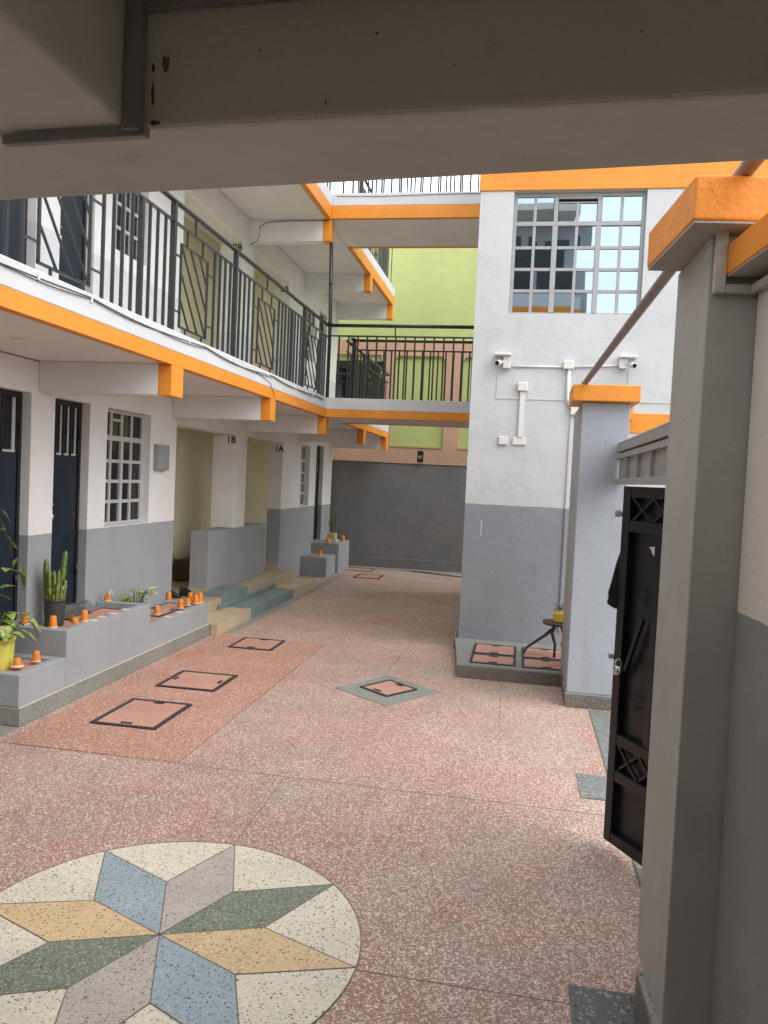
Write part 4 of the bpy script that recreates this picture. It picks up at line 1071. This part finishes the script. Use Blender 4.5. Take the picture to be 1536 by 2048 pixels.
# climbing stem
cp_ = thing('climbing_plant', 'thin climbing vine with sparse pale leaves hanging in front of the left door', 'vine', (-3.95, 5.5, .6))
b = MB(); b.tube([(-4.0, 5.38, 1.9), (-3.97, 5.47, 1.62), (-3.95, 5.54, 1.48), (-3.95, 5.60, 1.36), (-3.95, 5.65, 1.26)], .005, 6)
b.tube([(-3.97, 5.42, 1.16), (-3.95, 5.60, 1.15), (-3.94, 5.70, 1.12), (-3.94, 5.78, 1.05), (-3.95, 5.80, .95)], .004, 6)
b.tube([(-3.99, 5.36, .62), (-3.97, 5.42, .9), (-3.97, 5.40, 1.2), (-4.0, 5.38, 1.9)], .005, 6); b.build('stem', M['leaf_dark'], cp_)
b = MB()
for (p, d, l_) in (((-3.95, 5.49, 1.62), (.3, .4, -.5), .10), ((-3.95, 5.55, 1.42), (.5, .6, -.7), .10), ((-3.95, 5.60, 1.36), (.2, .8, -.4), .09), ((-3.95, 5.52, 1.45), (.1, -.6, .4), .10),
                ((-3.94, 5.66, 1.16), (.2, .3, .9), .10), ((-3.94, 5.74, 1.10), (.3, .8, .5), .09), ((-3.94, 5.60, 1.15), (.3, -.7, .15), .12), ((-3.94, 5.72, 1.12), (.2, .4, -.9), .12),
                ((-3.95, 5.52, 1.0), (.3, .4, .2), .12), ((-3.95, 5.46, .96), (.3, .6, -.1), .12), ((-3.94, 5.75, 1.09), (.3, .5, 1.0), .08)):
    leaf_mesh(b, p, d, l_ * 1.1, l_ * .78, .3)
b.build('leaf', M['leaf'], cp_)
# cactus
ca = thing('potted_cactus', 'clump of upright green cactus columns in a ribbed black pot by the narrow door', 'potted plant', (-4.03, 6.38, .555))
ribbed_pot((-4.03, 6.38, .555), .088, .235, M['pot_black'], ca, 7)
b = MB(); b.lathe((-4.03, 6.38, .765), [(.08, 0), (.08, .01), (.04, .013)], 16); b.build('soil', M['soil'], ca)
rc = random.Random(5)
def column_(x, y, z, h, r, lx=0, ly=0, mat='cactus'):
    b = MB(); n = 20; rings = []
    prof = [(.72, 0), (1.0, .12), (1.05, .4), (1.0, .75), (.85, .9), (.5, .975), (.12, 1.0)]
    for (rr, t) in prof:
        rings.append([b.bm.verts.new((x + lx * t + r * rr * (1 + .22 * math.cos(5 * 2 * math.pi * k / n)) * math.cos(2 * math.pi * k / n), y + ly * t + r * rr * (1 + .22 * math.cos(5 * 2 * math.pi * k / n)) * math.sin(2 * math.pi * k / n), z + h * t)) for k in range(n)])
    b.bm.faces.new(rings[0][::-1]); b.bm.faces.new(rings[-1])
    for i in range(len(rings) - 1):
        for k in range(n):
            j = (k + 1) % n; f = b.bm.faces.new([rings[i][k], rings[i][j], rings[i + 1][j], rings[i + 1][k]]); f.smooth = True
    b.build('cactus_column', M[mat], ca)
column_(-4.02, 6.43, .77, .45, .023, .035, .03); column_(-4.08, 6.34, .77, .38, .024, -.01, -.01)
for i in range(20):
    a = i * 2.4; rr = .015 + .055 * (i / 20) ** .5
    column_(-4.03 + rr * math.cos(a), 6.38 + rr * math.sin(a), .77, rc.uniform(.14, .30), rc.uniform(.014, .018), .02 * math.cos(a), .02 * math.sin(a))
for i in range(8):
    a = i * .8 + .3; column_(-4.03 + .066 * math.cos(a), 6.38 + .066 * math.sin(a), .775, rc.uniform(.05, .11), .011, .02 * math.cos(a), .02 * math.sin(a), 'cactus_dry')
# wire rack by the door
wr = thing('wire_rack', 'low dark wire mesh rack lying beside the narrow navy door', 'rack', (-4.1, 6.8, .555))
b = MB()
for k in range(16): yy = 6.58 + k * .035; b.tube([(-4.16, yy, .56), (-4.16, yy, .67), (-4.04, yy, .60)], .003, 5)
for k in range(5): b.tube([(-4.16 + k * .003, 6.57, .57 + k * .024), (-4.16 + k * .003, 7.12, .57 + k * .024)], .003, 5)
for k in range(4): b.tube([(-4.13 + k * .03, 6.57, .655 - k * .018), (-4.13 + k * .03, 7.12, .655 - k * .018)], .003, 5)
b.build('wire_grid', M['mesh'], wr)
# leafy plant behind the rim
lp = thing('leafy_plant', 'low bushy plant with a pale yellow leaf beside the tallest platform under the meter box', 'plant', (-4.02, 8.0, .395))
b = MB(); st = MB(); rl = random.Random(11)
for i in range(64):
    a = rl.uniform(0, 2 * math.pi); rr = rl.uniform(.02, .15)
    p = Vector((-3.97 + rr * math.cos(a) * .7, 7.78 + rr * math.sin(a) * 1.5, .44 + rl.uniform(.06, .26) - rr * .2))
    leaf_mesh(b, p, (math.cos(a) + rl.uniform(-.4, .4), math.sin(a) + rl.uniform(-.4, .4), rl.uniform(-.2, .7)), rl.uniform(.06, .095), rl.uniform(.05, .075), .3)
    st.tube([(-3.98, 7.8, .385), p], .0025, 5)
b.build('leaf', M['leaf'], lp); st.build('stem', M['leaf_dark'], lp)
b = MB(); leaf_mesh(b, (-3.93, 7.98, .66), (.5, .6, .35), .14, .12, .2); leaf_mesh(b, (-3.93, 7.96, .63), (.7, .1, .2), .13, .10, .3); b.build('pale_leaf', M['leaf_pale'], lp)
ribbed_pot((-3.98, 7.8, .375), .075, .09, M['pot_black'], lp)

# far planter
fp = thing('pale_planter', 'small pale yellow planter with a dark spiky plant on the far end platform', 'potted plant', (-3.85, 16.1, .61))
b = MB(); b.box(-3.98, -3.74, 15.98, 16.2, .613, .655); b.build('saucer', M['cupstain'], fp, .01)
b = MB(); b.prism([(-3.955, 16.0), (-3.775, 16.0), (-3.775, 16.18), (-3.955, 16.18)], .656, .79); b.build('pot', simple('pale_yellow_pot', (.55, .48, .20), .5), fp, .01)
b = MB(); rl = random.Random(4)
for i in range(16):
    a = rl.uniform(0, 6.28); leaf_mesh(b, (-3.865 + .04 * math.cos(a), 16.09 + .04 * math.sin(a), .79), (math.cos(a) * .25, math.sin(a) * .25, 1), rl.uniform(.15, .48), .03, .02, .2, False)
b.build('leaf', M['leaf_dark'], fp)

# stool with yellow pot behind the far pillar
ws = thing('wooden_stool', 'twisted dark wooden stool on the tower slab half hidden behind the far pillar', 'stool', (.47, 8.72, .135))
b = MB(); b.lathe((.47, 8.75, .485), [(.12, 0), (.17, .012), (.185, .03), (.17, .042), (.15, .038)], 22, 5, .05); b.build('seat', M['wood'], ws)
for (pts, r0, r1) in (([(.43, 8.75, .49), (.40, 8.74, .40), (.44, 8.72, .28), (.435, 8.70, .137)], .022, .013), ([(.40, 8.76, .43), (.33, 8.78, .36), (.22, 8.80, .27), (.15, 8.82, .21), (.11, 8.83, .14)], .02, .011),
                      ([(.50, 8.76, .49), (.54, 8.80, .36), (.52, 8.84, .25), (.58, 8.88, .137)], .022, .013), ([(.50, 8.72, .49), (.55, 8.66, .33), (.60, 8.62, .137)], .02, .012)):
    b = MB(); b.tube(pts, r0, 9, r1); b.build('leg', M['wood'], ws)
yp = thing('potted_plant', 'bright yellow square pot with a small green plant standing on the wooden stool', 'potted plant', (.48, 8.73, .527))
b = MB(); b.hexa([(.415, 8.665, .529), (.535, 8.665, .529), (.535, 8.785, .529), (.415, 8.785, .529)], [(.398, 8.65, .635), (.552, 8.65, .635), (.552, 8.80, .635), (.398, 8.80, .635)]); b.build('pot', M['pot_gold'], yp, .012)
b = MB(); rl = random.Random(9)
for i in range(40):
    a = rl.uniform(0, 6.28); rr = rl.uniform(0, .06); leaf_mesh(b, (.475 + rr * math.cos(a), 8.725 + rr * math.sin(a), .64 + rl.uniform(0, .07)), (math.cos(a), math.sin(a), rl.uniform(.1, 1.2)), rl.uniform(.035, .06), .03, .3)
b.build('leaf', M['leaf_dark'], yp)

# porch: shoe rack and shoes
sr = thing('shoe_rack', 'low dark shoe rack against the yellow porch wall', 'shoe rack', (-4.85, 11.4, .29))
b = MB(); b.box(-5.15, -4.6, 11.25, 11.28, .30, .62); b.box(-5.15, -4.6, 11.9, 11.93, .30, .62); b.box(-5.14, -4.62, 11.281, 11.899, .42, .44); b.box(-5.14, -4.62, 11.281, 11.899, .58, .60); b.build('frame', M['wood'], sr)
def shoe(loc, ang, label, boot=0.0, s=1.0):
    t = thing('shoe', label, 'shoe', loc, 'black shoes in the porch')
    ca_, sa = math.cos(ang), math.sin(ang)
    def W(u, v_, z): return (loc[0] + s * (u * ca_ - v_ * sa), loc[1] + s * (u * sa + v_ * ca_), loc[2] + s * z)
    out = [(-.13, .03), (-.10, .042), (0, .038), (.08, .048), (.13, .04), (.155, 0), (.13, -.035), (.08, -.044), (0, -.034), (-.10, -.04), (-.13, -.03), (-.145, 0)]
    b = MB(); b.hexa([W(u, v_, 0) for u, v_ in out][::-1], [W(u, v_, .022) for u, v_ in out][::-1]); b.build('sole', M['rubber'], t, .004)
    b = MB(); rings = []
    for (k, zz, cx) in ((.96, .023, 0), (.95, .05, 0), (.75, .075, -.02), (.48, .10 + boot * .3, -.06), (.42, .105 + boot, -.065)):
        rings.append([b.bm.verts.new(W(cx + u * k, v_ * (k + .1 if k < .8 else k), zz - (.015 if u > .1 and k > .7 else 0))) for u, v_ in out])
    for i in range(len(rings) - 1):
        for k in range(12):
            j = (k + 1) % 12; f = b.bm.faces.new([rings[i][k], rings[i][j], rings[i + 1][j], rings[i + 1][k]]); f.smooth = True
    b.bm.faces.new(rings[0][::-1]); b.bm.faces.new(rings[-1])
    b.build('upper', M['rubber'], t)
shoe((-4.36, 9.95, .291), -.5, 'black shoe on the porch floor beside the parapet')
shoe((-4.50, 9.75, .291), .2, 'black shoe pointing sideways just inside the porch')
shoe((-4.62, 10.9, .291), -1.2, 'black shoe deeper in the porch by the parapet end')
shoe((-4.80, 11.55, .602), 0.0, 'tall black boot on top of the shoe rack', .14, 1.15)
shoe((-4.82, 11.75, .602), .1, 'second tall black boot on top of the shoe rack beside the first', .12, 1.15)
